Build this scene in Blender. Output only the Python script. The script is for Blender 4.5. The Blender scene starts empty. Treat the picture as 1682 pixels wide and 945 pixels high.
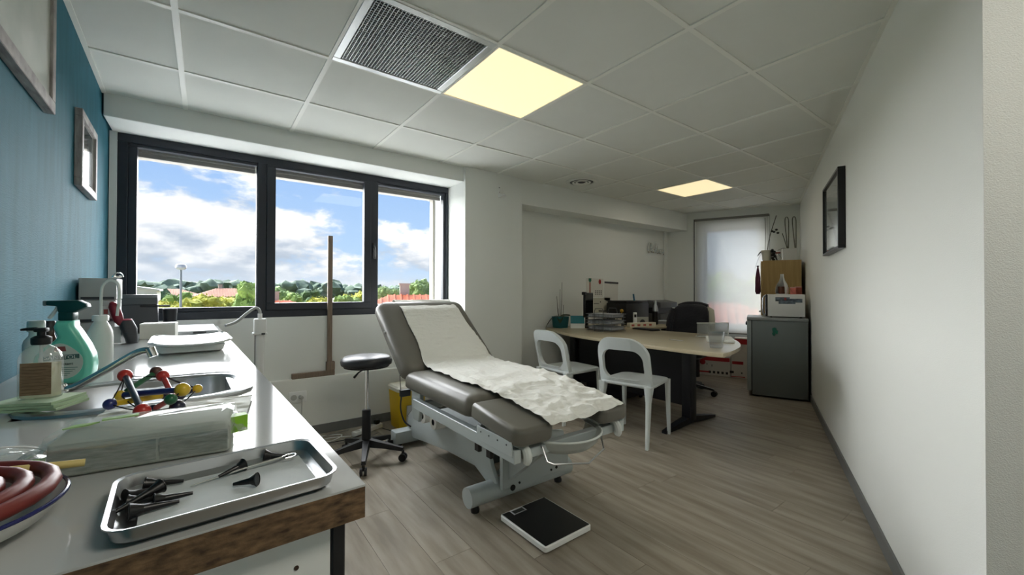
import bpy, bmesh, math, random
from mathutils import Vector, Matrix, noise

random.seed(11)
sc = bpy.context.scene
col = sc.collection
PI = math.pi
R = math.radians

# ------------------------------------------------------------------ camera
cam_d = bpy.data.cameras.new('camera')
cam = bpy.data.objects.new('camera', cam_d)
col.objects.link(cam)
cam_d.sensor_fit = 'HORIZONTAL'
cam_d.sensor_width = 36.0
cam_d.lens = 36.0 * 676.7 / 1682.0
cam_d.clip_start = 0.02
cam_d.clip_end = 2000
_yaw, _pit, _rol = R(36.683), R(0.496), R(0.147)
_f = Vector((math.sin(_yaw) * math.cos(_pit), math.cos(_yaw) * math.cos(_pit), math.sin(_pit)))
_r = Vector((math.cos(_yaw), -math.sin(_yaw), 0))
_u = _r.cross(_f)
_r2 = _r * math.cos(_rol) + _u * math.sin(_rol)
_u2 = _u * math.cos(_rol) - _r * math.sin(_rol)
cam.matrix_world = Matrix(((_r2.x, _u2.x, -_f.x, 0), (_r2.y, _u2.y, -_f.y, 0), (_r2.z, _u2.z, -_f.z, 1.15), (0, 0, 0, 1)))
sc.camera = cam


def lin(c):
    return tuple(((v / 255) / 12.92 if v / 255 <= .04045 else ((v / 255 + .055) / 1.055) ** 2.4) for v in c[:3])


# ------------------------------------------------------------------ sky
SKY_STRENGTH = 1.15
w = bpy.data.worlds.new('sky')
sc.world = w
w.use_nodes = True
nt = w.node_tree
nt.nodes.clear()


def wn(t, **kw):
    n = nt.nodes.new(t)
    for k, v in kw.items():
        setattr(n, k, v)
    return n


def wl(a, b):
    nt.links.new(a, b)


def wmath(op, a, b=None, c=None, clamp=False):
    n = wn('ShaderNodeMath', operation=op, use_clamp=clamp)
    for i, v in enumerate((a, b, c)):
        if v is None:
            continue
        if isinstance(v, (int, float)):
            n.inputs[i].default_value = v
        else:
            wl(v, n.inputs[i])
    return n.outputs[0]


def wramp(v, a, b, lo=0., hi=1., smooth=True):
    n = wn('ShaderNodeMapRange', interpolation_type='SMOOTHSTEP' if smooth else 'LINEAR')
    wl(v, n.inputs[0])
    for i, q in enumerate((a, b, lo, hi)):
        n.inputs[i + 1].default_value = q
    return n.outputs[0]


def wmix(f, a, b):
    n = wn('ShaderNodeMix', data_type='RGBA')
    wl(f, n.inputs[0])
    for i, v in ((6, a), (7, b)):
        if isinstance(v, tuple):
            n.inputs[i].default_value = (*v, 1)
        else:
            wl(v, n.inputs[i])
    return n.outputs[2]


tc = wn('ShaderNodeTexCoord')
sep = wn('ShaderNodeSeparateXYZ')
wl(tc.outputs['Generated'], sep.inputs[0])
X, Y, Z = sep.outputs


def cloud_noise(dz, scale, off, detail=9, rough=.58, zs=2.3):
    cb = wn('ShaderNodeCombineXYZ')
    wl(X, cb.inputs[0])
    wl(Y, cb.inputs[1])
    wl(wmath('MULTIPLY_ADD', Z, zs, dz), cb.inputs[2])
    mp = wn('ShaderNodeMapping')
    wl(cb.outputs[0], mp.inputs[0])
    mp.inputs['Location'].default_value = off
    nz = wn('ShaderNodeTexNoise')
    nz.inputs['Scale'].default_value = scale
    nz.inputs['Detail'].default_value = detail
    nz.inputs['Roughness'].default_value = rough
    wl(mp.outputs[0], nz.inputs[0])
    return nz.outputs[0]


OFF = (3.1, 1.7, 4.2)
n1 = cloud_noise(0, 3.4, OFF)
n2 = cloud_noise(.11, 3.4, OFF, 4)
n3 = cloud_noise(0, 11., (1, 2, 3), 8, .6, 3.0)
# the bank of cumulus is taller towards the left of the window and thins out to blue overhead
bank = wmath('MULTIPLY_ADD', X, -.20, wramp(Z, .02, .42, .27, -.10, False))
cov = wmath('ADD', n1, bank)
cov = wmath('MULTIPLY_ADD', n3, .10, cov)
mask = wramp(cov, .615, .70)
lit = wmath('ADD', wmath('MULTIPLY', wmath('SUBTRACT', n1, n2), 3.2), .66)
lit = wmath('ADD', lit, wmath('MULTIPLY', wmath('SUBTRACT', n3, .5), .8))
lit = wramp(lit, .15, .95)
cloud = wmix(lit, lin((176, 189, 205)), (1.0, 1.0, 1.0))
blue = wmix(wramp(Z, .0, .55), lin((178, 208, 238)), lin((92, 146, 224)))
skyc = wmix(mask, blue, cloud)
skyc = wmix(wramp(Z, .0, .075, .8, .0), skyc, lin((205, 216, 228)))
bg = wn('ShaderNodeBackground')
wl(skyc, bg.inputs[0])
bg.inputs[1].default_value = SKY_STRENGTH
wo = wn('ShaderNodeOutputWorld')
wl(bg.outputs[0], wo.inputs[0])

# ------------------------------------------------------------------ very wide soft lamp, added to boost the daylight through the window
sun_fill_d = bpy.data.lights.new('sun', 'SUN')
sun_fill_d.energy = 36.
sun_fill_d.angle = R(115)
sun_fill_d.color = (.98, 1.0, 1.0)
sun = bpy.data.objects.new('sun', sun_fill_d)
col.objects.link(sun)
sun.rotation_euler = Vector((.25, -1.0, -.28)).to_track_quat('-Z', 'Y').to_euler()
sun.location = (2, 12, 9)

# ------------------------------------------------------------------ exposure
vs = sc.view_settings
sc.display_settings.display_device = 'sRGB'
vs.view_transform = 'Standard'
vs.look = 'None'
vs.gamma = 1
vs.use_curve_mapping = False
vs.exposure = 0.12
sc.cycles.max_bounces = 14
sc.cycles.diffuse_bounces = 8
sc.cycles.glossy_bounces = 6
sc.cycles.transparent_max_bounces = 16
sc.cycles.use_denoising = True
sc.cycles.sample_clamp_indirect = 8
sc.cycles.caustics_reflective = False
sc.cycles.caustics_refractive = False

# ================================================================== materials
MATS = {}


def mat(name, c=(200, 200, 200), rough=.5, metal=0., var=0., vscale=8., vstretch=(1, 1, 1), c2=None,
        bump=0., bscale=60., bstretch=(1, 1, 1), trans=0., ior=1.45, coat=0., emit=None, estr=0., rand=0.,
        alpha=1., detail=4., spec=.5, coords='Object', bdist=.002, sheen=0.):
    if name in MATS:
        return MATS[name]
    m = bpy.data.materials.new(name)
    m.use_nodes = True
    t = m.node_tree
    b = t.nodes['Principled BSDF']
    base = lin(c)
    b.inputs['Base Color'].default_value = (*base, 1)
    b.inputs['Roughness'].default_value = rough
    b.inputs['Metallic'].default_value = metal
    b.inputs['Transmission Weight'].default_value = trans
    b.inputs['IOR'].default_value = ior
    b.inputs['Coat Weight'].default_value = coat
    b.inputs['Coat Roughness'].default_value = .05
    b.inputs['Specular IOR Level'].default_value = spec
    b.inputs['Alpha'].default_value = alpha
    b.inputs['Sheen Weight'].default_value = sheen
    if emit:
        b.inputs['Emission Color'].default_value = (*lin(emit), 1)
        b.inputs['Emission Strength'].default_value = estr
    tcn = t.nodes.new('ShaderNodeTexCoord')

    def nz(scale, stretch, det):
        mp = t.nodes.new('ShaderNodeMapping')
        mp.inputs['Scale'].default_value = stretch
        t.links.new(tcn.outputs[coords], mp.inputs[0])
        n = t.nodes.new('ShaderNodeTexNoise')
        n.inputs['Scale'].default_value = scale
        n.inputs['Detail'].default_value = det
        t.links.new(mp.outputs[0], n.inputs[0])
        return n, mp

    if var or c2 or rand:
        n, mp = nz(vscale, vstretch, detail)
        if rand:
            oi = t.nodes.new('ShaderNodeObjectInfo')
            cb = t.nodes.new('ShaderNodeVectorMath')
            cb.operation = 'ADD'
            ml = t.nodes.new('ShaderNodeMath')
            ml.operation = 'MULTIPLY'
            ml.inputs[1].default_value = 37.
            t.links.new(oi.outputs['Random'], ml.inputs[0])
            t.links.new(mp.outputs[0], cb.inputs[0])
            t.links.new(ml.outputs[0], cb.inputs[1])
            t.links.new(cb.outputs[0], n.inputs[0])
        rp = t.nodes.new('ShaderNodeValToRGB')
        lo = lin(c2) if c2 else tuple(v * (1 - var) for v in base)
        hi = base if c2 else tuple(min(1, v * (1 + var)) for v in base)
        rp.color_ramp.elements[0].position = .32
        rp.color_ramp.elements[1].position = .68
        rp.color_ramp.elements[0].color = (*lo, 1)
        rp.color_ramp.elements[1].color = (*hi, 1)
        t.links.new(n.outputs[0], rp.inputs[0])
        out = rp.outputs[0]
        if rand:
            hs = t.nodes.new('ShaderNodeHueSaturation')
            mr = t.nodes.new('ShaderNodeMapRange')
            mr.inputs[3].default_value = 1 - rand
            mr.inputs[4].default_value = 1 + rand
            t.links.new(oi.outputs['Random'], mr.inputs[0])
            t.links.new(mr.outputs[0], hs.inputs['Value'])
            t.links.new(out, hs.inputs['Color'])
            out = hs.outputs[0]
        t.links.new(out, b.inputs['Base Color'])
    if bump:
        n, _ = nz(bscale, bstretch, 3)
        bp = t.nodes.new('ShaderNodeBump')
        bp.inputs['Strength'].default_value = bump
        bp.inputs['Distance'].default_value = bdist
        t.links.new(n.outputs[0], bp.inputs['Height'])
        t.links.new(bp.outputs[0], b.inputs['Normal'])
    MATS[name] = m
    return m


def sheet_mat(name, c, transp, gloss=.06, rough=.05, translucent=0.):
    """thin clear or milky sheet: part of the light passes straight through, the rest is surface"""
    m = bpy.data.materials.new(name)
    m.use_nodes = True
    t = m.node_tree
    t.nodes.clear()
    o = t.nodes.new('ShaderNodeOutputMaterial')
    tr = t.nodes.new('ShaderNodeBsdfTransparent')
    df = t.nodes.new('ShaderNodeBsdfDiffuse')
    tl = t.nodes.new('ShaderNodeBsdfTranslucent')
    gl = t.nodes.new('ShaderNodeBsdfGlossy')
    for n in (df, tl):
        n.inputs[0].default_value = (*lin(c), 1)
    gl.inputs['Roughness'].default_value = rough
    m1, m2, m3 = (t.nodes.new('ShaderNodeMixShader') for _ in range(3))
    m1.inputs[0].default_value = translucent
    t.links.new(df.outputs[0], m1.inputs[1])
    t.links.new(tl.outputs[0], m1.inputs[2])
    m2.inputs[0].default_value = transp
    t.links.new(m1.outputs[0], m2.inputs[1])
    t.links.new(tr.outputs[0], m2.inputs[2])
    m3.inputs[0].default_value = gloss
    t.links.new(m2.outputs[0], m3.inputs[1])
    t.links.new(gl.outputs[0], m3.inputs[2])
    t.links.new(m3.outputs[0], o.inputs[0])
    MATS[name] = m
    return m


# ================================================================== mesh helpers
def newbm():
    return bmesh.new()


def _bev(bm, verts, off, seg):
    if off > 0:
        es = {e for v in verts for e in v.link_edges}
        bmesh.ops.bevel(bm, geom=list(es), offset=off, segments=seg, profile=.5, affect='EDGES', clamp_overlap=True)


def box(bm, x0, x1, y0, y1, z0, z1, bev=0., seg=2):
    vs_ = [bm.verts.new(p) for p in ((x0, y0, z0), (x1, y0, z0), (x1, y1, z0), (x0, y1, z0), (x0, y0, z1), (x1, y0, z1), (x1, y1, z1), (x0, y1, z1))]
    for f in ((0, 3, 2, 1), (4, 5, 6, 7), (0, 1, 5, 4), (1, 2, 6, 5), (2, 3, 7, 6), (3, 0, 4, 7)):
        bm.faces.new([vs_[i] for i in f])
    _bev(bm, vs_, bev, seg)
    return bm


def prism(bm, poly, a, b, axis='z', bev=0., seg=2):
    """poly = 2D points; axis z: (x,y) between z=a,b; axis y: (x,z); axis x: (y,z)"""
    def P(p, h):
        return {'z': (p[0], p[1], h), 'y': (p[0], h, p[1]), 'x': (h, p[0], p[1])}[axis]
    lo = [bm.verts.new(P(p, a)) for p in poly]
    hi = [bm.verts.new(P(p, b)) for p in poly]
    fs = [bm.faces.new(lo), bm.faces.new(hi[::-1])]
    n = len(poly)
    for i in range(n):
        fs.append(bm.faces.new((lo[i], hi[i], hi[(i + 1) % n], lo[(i + 1) % n])))
    bmesh.ops.recalc_face_normals(bm, faces=fs)
    if bev > 0:
        rim = [e for f in fs[:2] for e in f.edges]
        bmesh.ops.bevel(bm, geom=rim, offset=bev, segments=seg, profile=.5, affect='EDGES', clamp_overlap=True)
    return bm


def _frame(d):
    d = d.normalized()
    a = Vector((0, 0, 1)) if abs(d.z) < .9 else Vector((1, 0, 0))
    x = a.cross(d).normalized()
    return x, d.cross(x)


def cyl(bm, p0, p1, r0, r1=None, n=16, caps=True):
    p0, p1 = Vector(p0), Vector(p1)
    r1 = r0 if r1 is None else r1
    x, y = _frame(p1 - p0)
    A = [bm.verts.new(p0 + (x * math.cos(2 * PI * i / n) + y * math.sin(2 * PI * i / n)) * r0) for i in range(n)]
    B = [bm.verts.new(p1 + (x * math.cos(2 * PI * i / n) + y * math.sin(2 * PI * i / n)) * r1) for i in range(n)]
    fs = []
    for i in range(n):
        fs.append(bm.faces.new((A[i], A[(i + 1) % n], B[(i + 1) % n], B[i])))
    if caps:
        fs.append(bm.faces.new(A[::-1]))
        fs.append(bm.faces.new(B))
    bmesh.ops.recalc_face_normals(bm, faces=fs)
    return bm


def spline(pts, sub=6, closed=False):
    P = [Vector(p) for p in pts]
    n = len(P)
    out = []
    for i in range(n if closed else n - 1):
        p0 = P[(i - 1) % n] if closed or i > 0 else P[0]
        p1, p2 = P[i], P[(i + 1) % n]
        p3 = P[(i + 2) % n] if closed or i + 2 < n else P[-1]
        for k in range(sub):
            t = k / sub
            out.append(.5 * ((2 * p1) + (p2 - p0) * t + (2 * p0 - 5 * p1 + 4 * p2 - p3) * t * t + (3 * p1 - p0 - 3 * p2 + p3) * t ** 3))
    if not closed:
        out.append(P[-1])
    return out


def tube(bm, pts, r, n=8, sub=0, closed=False, flat=1.0):
    P = spline(pts, sub, closed) if sub else [Vector(p) for p in pts]
    m = len(P)
    rings = []
    x = None
    for i, p in enumerate(P):
        if closed:
            d = P[(i + 1) % m] - P[i - 1]
        else:
            d = P[min(i + 1, m - 1)] - P[max(i - 1, 0)]
        if d.length < 1e-9:
            d = Vector((0, 0, 1))
        d.normalize()
        if x is None:
            x, y = _frame(d)
        else:
            x = (x - d * x.dot(d))
            if x.length < 1e-6:
                x, y = _frame(d)
            x.normalize()
            y = d.cross(x)
        rr = r[i] if isinstance(r, (list, tuple)) and not sub else (r if not isinstance(r, (list, tuple)) else r[0] + (r[1] - r[0]) * i / (m - 1))
        rings.append([bm.verts.new(p + (x * math.cos(2 * PI * k / n) + y * flat * math.sin(2 * PI * k / n)) * rr) for k in range(n)])
    fs = []
    for i in range(m if closed else m - 1):
        a, b = rings[i], rings[(i + 1) % m]
        for k in range(n):
            fs.append(bm.faces.new((a[k], a[(k + 1) % n], b[(k + 1) % n], b[k])))
    if not closed:
        fs.append(bm.faces.new(rings[0][::-1]))
        fs.append(bm.faces.new(rings[-1]))
    bmesh.ops.recalc_face_normals(bm, faces=fs)
    return bm


def loft(bm, loops, cap0=True, cap1=True):
    rs = [[bm.verts.new(p) for p in L] for L in loops]
    n = len(rs[0])
    fs = []
    for a, b in zip(rs, rs[1:]):
        for k in range(n):
            fs.append(bm.faces.new((a[k], a[(k + 1) % n], b[(k + 1) % n], b[k])))
    if cap0:
        fs.append(bm.faces.new(rs[0][::-1]))
    if cap1:
        fs.append(bm.faces.new(rs[-1]))
    bmesh.ops.recalc_face_normals(bm, faces=fs)
    return bm


def lathe(bm, prof, n=24, c=(0, 0, 0), sx=1., sy=1., a0=0., a1=2 * PI):
    full = abs(a1 - a0 - 2 * PI) < 1e-6
    cnt = n if full else n + 1
    rings = []
    for r, z in prof:
        rings.append([bm.verts.new((c[0] + sx * r * math.cos(a0 + (a1 - a0) * i / n), c[1] + sy * r * math.sin(a0 + (a1 - a0) * i / n), c[2] + z)) for i in range(cnt)] if r > 1e-6 else [bm.verts.new((c[0], c[1], c[2] + z))])
    fs = []
    for a, b in zip(rings, rings[1:]):
        for i in range(n):
            j = (i + 1) % cnt
            if len(a) == 1 and len(b) == 1:
                continue
            if len(a) == 1:
                fs.append(bm.faces.new((a[0], b[j], b[i])))
            elif len(b) == 1:
                fs.append(bm.faces.new((a[i], a[j], b[0])))
            else:
                fs.append(bm.faces.new((a[i], a[j], b[j], b[i])))
    bmesh.ops.recalc_face_normals(bm, faces=fs)
    return bm


def ball(bm, c, r, n=14, m=8, sz=1.):
    return lathe(bm, [(r * math.sin(PI * k / m), -r * sz * math.cos(PI * k / m)) for k in range(m + 1)], n, c)


def rrect(hx, hy, r, n=5, cx=0., cy=0.):
    out = []
    for sx, sy, a in ((1, 1, 0), (-1, 1, 90), (-1, -1, 180), (1, -1, 270)):
        for k in range(n + 1):
            t = R(a + 90 * k / n)
            out.append((cx + sx * (hx - r) + r * math.cos(t), cy + sy * (hy - r) + r * math.sin(t)))
    return out


def at_z(poly, z):
    return [(p[0], p[1], z) for p in poly]


def ob(name, bm, m, parent=None, loc=None, rot=None, smooth=True, ang=35):
    me = bpy.data.meshes.new(name)
    bm.to_mesh(me)
    bm.free()
    if smooth:
        me.shade_smooth()
        me.set_sharp_from_angle(angle=R(ang))
    if isinstance(m, (list, tuple)):
        for q in m:
            me.materials.append(q)
    elif m:
        me.materials.append(m)
    o = bpy.data.objects.new(name, me)
    col.objects.link(o)
    if parent:
        o.parent = parent
    if loc:
        o.location = loc
    if rot:
        o.rotation_euler = rot
    return o


def tag(o, label, cat, group=None, kind=None):
    o['label'] = label
    o['category'] = cat
    if group:
        o['group'] = group
    if kind:
        o['kind'] = kind
    return o


def thing(name, label, cat, loc=(0, 0, 0), rz=0., group=None):
    o = bpy.data.objects.new(name, None)
    o.empty_display_size = .1
    col.objects.link(o)
    o.location = loc
    o.rotation_euler = (0, 0, rz)
    return tag(o, label, cat, group)


def struct(name, bm, m, label=None, **kw):
    o = ob(name, bm, m, **kw)
    if not o.parent:
        o['kind'] = 'structure'
    if label:
        o['label'] = label
    return o


def copy_tree(o, parent=None):
    c = o.copy()
    col.objects.link(c)
    if parent:
        c.parent = parent
    for ch in list(o.children):
        copy_tree(ch, c)
    return c


def text_mesh(name, s, size, m, parent=None, loc=(0, 0, 0), rot=(0, 0, 0), depth=.0004, align='CENTER', shear=0., sx=1.):
    cu = bpy.data.curves.new(name, 'FONT')
    cu.body = s
    cu.size = size
    cu.extrude = depth
    cu.align_x = align
    cu.align_y = 'CENTER'
    cu.shear = shear
    cu.resolution_u = 3
    tmp = bpy.data.objects.new(name, cu)
    col.objects.link(tmp)
    bpy.context.view_layer.update()
    me = bpy.data.meshes.new_from_object(tmp.evaluated_get(bpy.context.evaluated_depsgraph_get()))
    bpy.data.objects.remove(tmp)
    me.materials.clear()
    me.materials.append(m)
    o = bpy.data.objects.new(name, me)
    col.objects.link(o)
    o.parent = parent
    o.location = loc
    o.rotation_euler = rot
    o.scale = (sx, 1, 1)
    return o


def clip(poly, a, b, c):
    """keep a*x + b*y <= c"""
    out = []
    n = len(poly)
    for i in range(n):
        p, q = poly[i], poly[(i + 1) % n]
        dp, dq = a * p[0] + b * p[1] - c, a * q[0] + b * q[1] - c
        if dp <= 0:
            out.append(p)
        if (dp < 0) != (dq < 0) and abs(dp - dq) > 1e-12:
            t = dp / (dp - dq)
            out.append((p[0] + (q[0] - p[0]) * t, p[1] + (q[1] - p[1]) * t))
    res = []
    for p in out:
        if not res or (abs(p[0] - res[-1][0]) + abs(p[1] - res[-1][1])) > 1e-5:
            res.append(p)
    return res


def area2(poly):
    return abs(sum(poly[i][0] * poly[(i + 1) % len(poly)][1] - poly[(i + 1) % len(poly)][0] * poly[i][1] for i in range(len(poly)))) / 2


# room frame: the right wall runs 22.5 degrees off the window wall, the end wall is square to it
WA = math.atan2(.383, .924)
CS, SN_ = math.cos(WA), math.sin(WA)


def sn(s, n, z=0.):
    return (CS * s + SN_ * n, SN_ * s - CS * n, z)


NW, SE, S0 = .48, 6.57, 1.47          # right wall, end wall, near corner
YW, YU, YF = 3.585, 3.625, 3.65       # lower window wall, wall above the ledge, window frame
CEIL = 2.303
LEFT = lambda y: -.402 - .032 * (y - .541)
CA = math.atan(.032)                  # the teal wall and the worktop lean this much

# ================================================================== shell
m_wall = mat('white_wallpaper', (226, 228, 224), .85, bump=.25, bscale=260., bdist=.001)
m_wallr = mat('ribbed_wallpaper', (229, 230, 225), .85, bump=.35, bscale=170., bstretch=(.6, .6, 2.2), bdist=.0015)
m_coarse = mat('coarse_wallpaper', (218, 219, 216), .9, bump=.6, bscale=330., bdist=.003)
m_teal = mat('teal_wallpaper', (58, 110, 126), .75, var=.10, vscale=3., vstretch=(1, 6, 1), bump=.5, bscale=75., bstretch=(.5, .35, 7), bdist=.004, spec=.15)
m_base = mat('grey_baseboard', (112, 113, 112), .5)
m_tile = mat('ceiling_tile', (222, 223, 216), .9, bump=.25, bscale=420., bdist=.001, rand=.012, var=.01)
m_tbar = mat('ceiling_bar', (232, 232, 224), .38)
m_ant = mat('anthracite_frame', (38, 43, 52), .42)
m_plank = mat('vinyl_plank', (162, 153, 139), .42, c2=(130, 121, 108), vscale=3.2, vstretch=(6, .7, 1), detail=6., rand=.03,
              bump=.05, bscale=40., bstretch=(5, .5, 1), bdist=.0006, spec=.16)
m_sub = mat('floor_joint', (120, 112, 100), .8)
m_glass = sheet_mat('window_glass', (200, 205, 205), .985, .014, .0)
m_chrome = mat('chrome', (225, 225, 225), .12, 1.)
m_steel = mat('brushed_steel', (186, 188, 190), .30, 1., bump=.03, bscale=200., bstretch=(1, 12, 1))
m_black = mat('black_plastic', (22, 23, 26), .42)
m_white = mat('white_plastic', (226, 227, 225), .38)
m_dark = mat('dark_grey_plastic', (58, 60, 64), .45)
m_paper = mat('white_paper', (232, 232, 228), .85)

# --- floor
bm = newbm()
corners = [(-.62, YW + .1), (5.75, YW + .1), sn(SE + .1, NW + .1)[:2], sn(S0, NW + .1)[:2], sn(S0, 2.1)[:2], (1.0, -1.9), (-.45, -1.9)]
prism(bm, corners, -.12, -.0045)
floor = struct('floor', bm, m_sub, 'grey-brown wood-look vinyl plank floor', smooth=False)
EPS = .002


def inroom(poly, yb):
    poly = clip(poly, -1, -.032, .3847 - EPS)
    poly = clip(poly, 0, 1, yb - EPS)
    poly = clip(poly, CS, SN_, SE - EPS)
    poly = clip(poly, SN_, -CS, NW - EPS) if poly else poly
    poly = clip(poly, 0, -1, 1.5) if poly else poly
    return poly


PW, PL, G = .178, 1.22, .0007
row = 0
x = -.46
rng = random.Random(5)
while x < 6.4:
    y = -1.5 - rng.random() * PL
    while y < YW:
        poly = inroom([(x + G, y + G), (x + PW - G, y + G), (x + PW - G, y + PL - G), (x + G, y + PL - G)], YW)
        if len(poly) > 2 and area2(poly) > .004:
            bm = newbm()
            prism(bm, poly, -.0045, 0)
            ob('plank', bm, m_plank, floor, smooth=False)
        y += PL
    x += PW
# alcove behind the viewer
bm = newbm()
prism(bm, [sn(-1.2, NW)[:2], sn(S0, NW)[:2], sn(S0, 2.0)[:2], sn(-1.2, 2.0)[:2]], -.0045, 0)
ob('plank_field', bm, m_plank, floor, smooth=False)

# --- ceiling: cut tiles in a white T-bar grid
bm = newbm()
prism(bm, corners, CEIL + .03, CEIL + .12)
ceiling = struct('ceiling', bm, m_tile, 'white suspended tile ceiling with T-bar grid', smooth=False)
GX, GY = 1.092, 1.576
YC = 3.352
SKIP = {(0, 0): 'light', (-1, -4): 'light', (-1, 0): 'grille', (5, 1): 'light'}
for i in range(-3, 9):
    for j in range(-6, 4):
        x0, y0 = GX + .6 * i, GY + .6 * j
        if (i, j) in SKIP:
            continue
        t = .004
        poly = inroom([(x0 + t, y0 + t), (x0 + .6 - t, y0 + t), (x0 + .6 - t, y0 + .6 - t), (x0 + t, y0 + .6 - t)], YC)
        if len(poly) > 2 and area2(poly) > .002:
            bm = newbm()
            prism(bm, poly, CEIL + .004, CEIL + .018)
            ob('ceiling_tile', bm, m_tile, ceiling, smooth=False)
for i in range(-3, 9):                      # bars along y and along x
    xx = GX + .6 * i
    poly = inroom([(xx - .012, -1.5), (xx + .012, -1.5), (xx + .012, YC), (xx - .012, YC)], YC)
    if len(poly) > 2:
        bm = newbm()
        prism(bm, poly, CEIL - .002, CEIL + .004)
        ob('grid_bar', bm, m_tbar, ceiling, smooth=False)
for j in range(-5, 4):
    yy = GY + .6 * j
    poly = inroom([(-.5, yy - .0115), (6.4, yy - .0115), (6.4, yy + .0115), (-.5, yy + .0115)], YC)
    if len(poly) > 2:
        bm = newbm()
        prism(bm, poly, CEIL - .0016, CEIL + .004)
        ob('grid_bar', bm, m_tbar, ceiling, smooth=False)
# edge trims of the grid along the walls
for a, b in (((LEFT(-1.5), -1.5), (LEFT(YC), YC)), (sn(S0, NW), sn(SE, NW)), (sn(SE, NW), (5.76, 3.345))):
    d = Vector((b[0] - a[0], b[1] - a[1], 0))
    L = d.length
    bm = newbm()
    side = -1 if a[0] < 0 else 1
    box(bm, 0, L, 0 if side > 0 else -.02, .02 if side > 0 else 0, CEIL - .001, CEIL + .004)
    ob('edge_bar', bm, m_tbar, ceiling, loc=(a[0], a[1], 0), rot=(0, 0, math.atan2(d.y, d.x)), smooth=False)
bm = newbm()
prism(bm, [sn(-1.2, NW)[:2], sn(S0, NW)[:2], sn(S0, 2.0)[:2], sn(-1.2, 2.0)[:2]], CEIL, CEIL + .02)
ob('tile_field', bm, m_tile, ceiling, smooth=False)

# --- teal wall (left)
bm = newbm()
prism(bm, [(LEFT(-1.9), -1.9), (LEFT(3.9), 3.9), (LEFT(3.9) - .12, 3.9), (LEFT(-1.9) - .12, -1.9)], 0, CEIL + .03)
struct('wall_left', bm, m_teal, 'teal textured wallpaper wall on the left', smooth=False)

# --- window wall
bm = newbm()
box(bm, -.48, 1.93, YU, 3.95, .457, .943)
struct('wall_window', bm, m_wall, 'white wall below the wide window', smooth=False)
bm = newbm()
box(bm, -.48, 1.93, YW, 3.95, 0, .457, .004, 1)
struct('wall_window_plinth', bm, m_wallr, 'white lower wall with a narrow ledge below the wide window', smooth=False)
bm = newbm()
box(bm, -.485, 1.93, 3.352, 3.95, 2.172, CEIL + .03, .003, 1)
struct('wall_window_beam', bm, m_wall, 'white beam over the wide window', smooth=False)
bm = newbm()
box(bm, -.497, -.461, YF - .01, 3.95, .943, 2.172)
struct('wall_window_jamb', bm, m_wall, smooth=False)
bm = newbm()
box(bm, 1.93, 2.60, 3.318, 3.95, 0, CEIL + .03, .003, 1)
struct('wall_pillar', bm, m_wall, 'white pillar between the wide window and the desk wall', smooth=False)
# --- desk wall with its beam
bm = newbm()
box(bm, 2.60, 5.85, 3.60, 3.95, 0, CEIL + .03)
struct('wall_desk', bm, m_wall, 'white wall behind the desk', smooth=False)
bm = newbm()
prism(bm, [(2.60, 3.345), (5.73, 3.345), (5.63, 3.60), (2.60, 3.60)], 2.05, CEIL + .03)
struct('wall_desk_beam', bm, m_wall, 'white beam along the top of the desk wall', smooth=False)
bm = newbm()
cyl(bm, (5.52, 3.585, 0), (5.52, 3.585, 2.05), .014, n=10)
struct('trim_1', bm, m_wall, 'thin white pipe in the corner of the desk wall')
# --- right wall
bm = newbm()
box(bm, S0, SE + .1, -NW - .12, -NW, 0, CEIL + .03)
struct('wall_right', bm, m_wallr, 'long white ribbed wallpaper wall on the right', rot=(0, 0, WA), smooth=False)
bm = newbm()
box(bm, S0, S0 + .12, -NW - 1.6, -NW - .12, 0, CEIL + .03)
struct('wall_near', bm, m_coarse, 'grey-white coarse wallpaper return of the right wall', rot=(0, 0, WA), smooth=False)
bm = newbm()
box(bm, -.002, .0, -NW - .12, -NW, 0, CEIL + .03)
ob_ = struct('wall_near_edge', bm, m_coarse, rot=(0, 0, WA), smooth=False)
ob_.location = sn(S0, 0)
# --- end wall with its window opening (n -0.69..0.06, z 0.62..2.08)
bm = newbm()
EN0, EN1, EZ0, EZ1 = -.69, .065, .64, 2.08
box(bm, SE, SE + .3, -NW - .1, -EN1, 0, CEIL + .03)
box(bm, SE, SE + .3, -EN0, 1.25, 0, CEIL + .03)
box(bm, SE, SE + .3, -EN1, -EN0, 0, EZ0)
box(bm, SE, SE + .3, -EN1, -EN0, EZ1, CEIL + .03)
struct('wall_end', bm, m_wall, 'white end wall with a window behind a roller blind', rot=(0, 0, WA), smooth=False)
# --- walls behind the viewer
bm = newbm()
box(bm, -.4, 2.4, -1.9, -1.78, 0, CEIL + .03)
struct('wall_back', bm, m_wall, smooth=False)
bm = newbm()
box(bm, -1.2, S0, -2.12, -2.0, 0, CEIL + .03)
struct('wall_back_alcove', bm, m_wall, rot=(0, 0, WA), smooth=False)
# --- baseboards
bm = newbm()
box(bm, S0, SE - .012, -NW, -NW + .010, 0, .075, .002, 1)
struct('baseboard_right', bm, m_base, rot=(0, 0, WA), smooth=False)
bm = newbm()
box(bm, .10, 1.93, YW - .010, YW, 0, .075, .002, 1)
struct('baseboard_window', bm, m_base, smooth=False)
bm = newbm()
box(bm, 1.93, 2.60, 3.308, 3.318, 0, .075, .002, 1)
struct('baseboard_pillar', bm, m_base, smooth=False)
bm = newbm()
box(bm, 2.61, 5.6, 3.59, 3.60, 0, .075, .002, 1)
struct('baseboard_desk', bm, m_base, smooth=False)
bm = newbm()
box(bm, SE - .010, SE, -NW + .012, 1.1, 0, .075, .002, 1)
struct('baseboard_end', bm, m_base, rot=(0, 0, WA), smooth=False)


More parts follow.
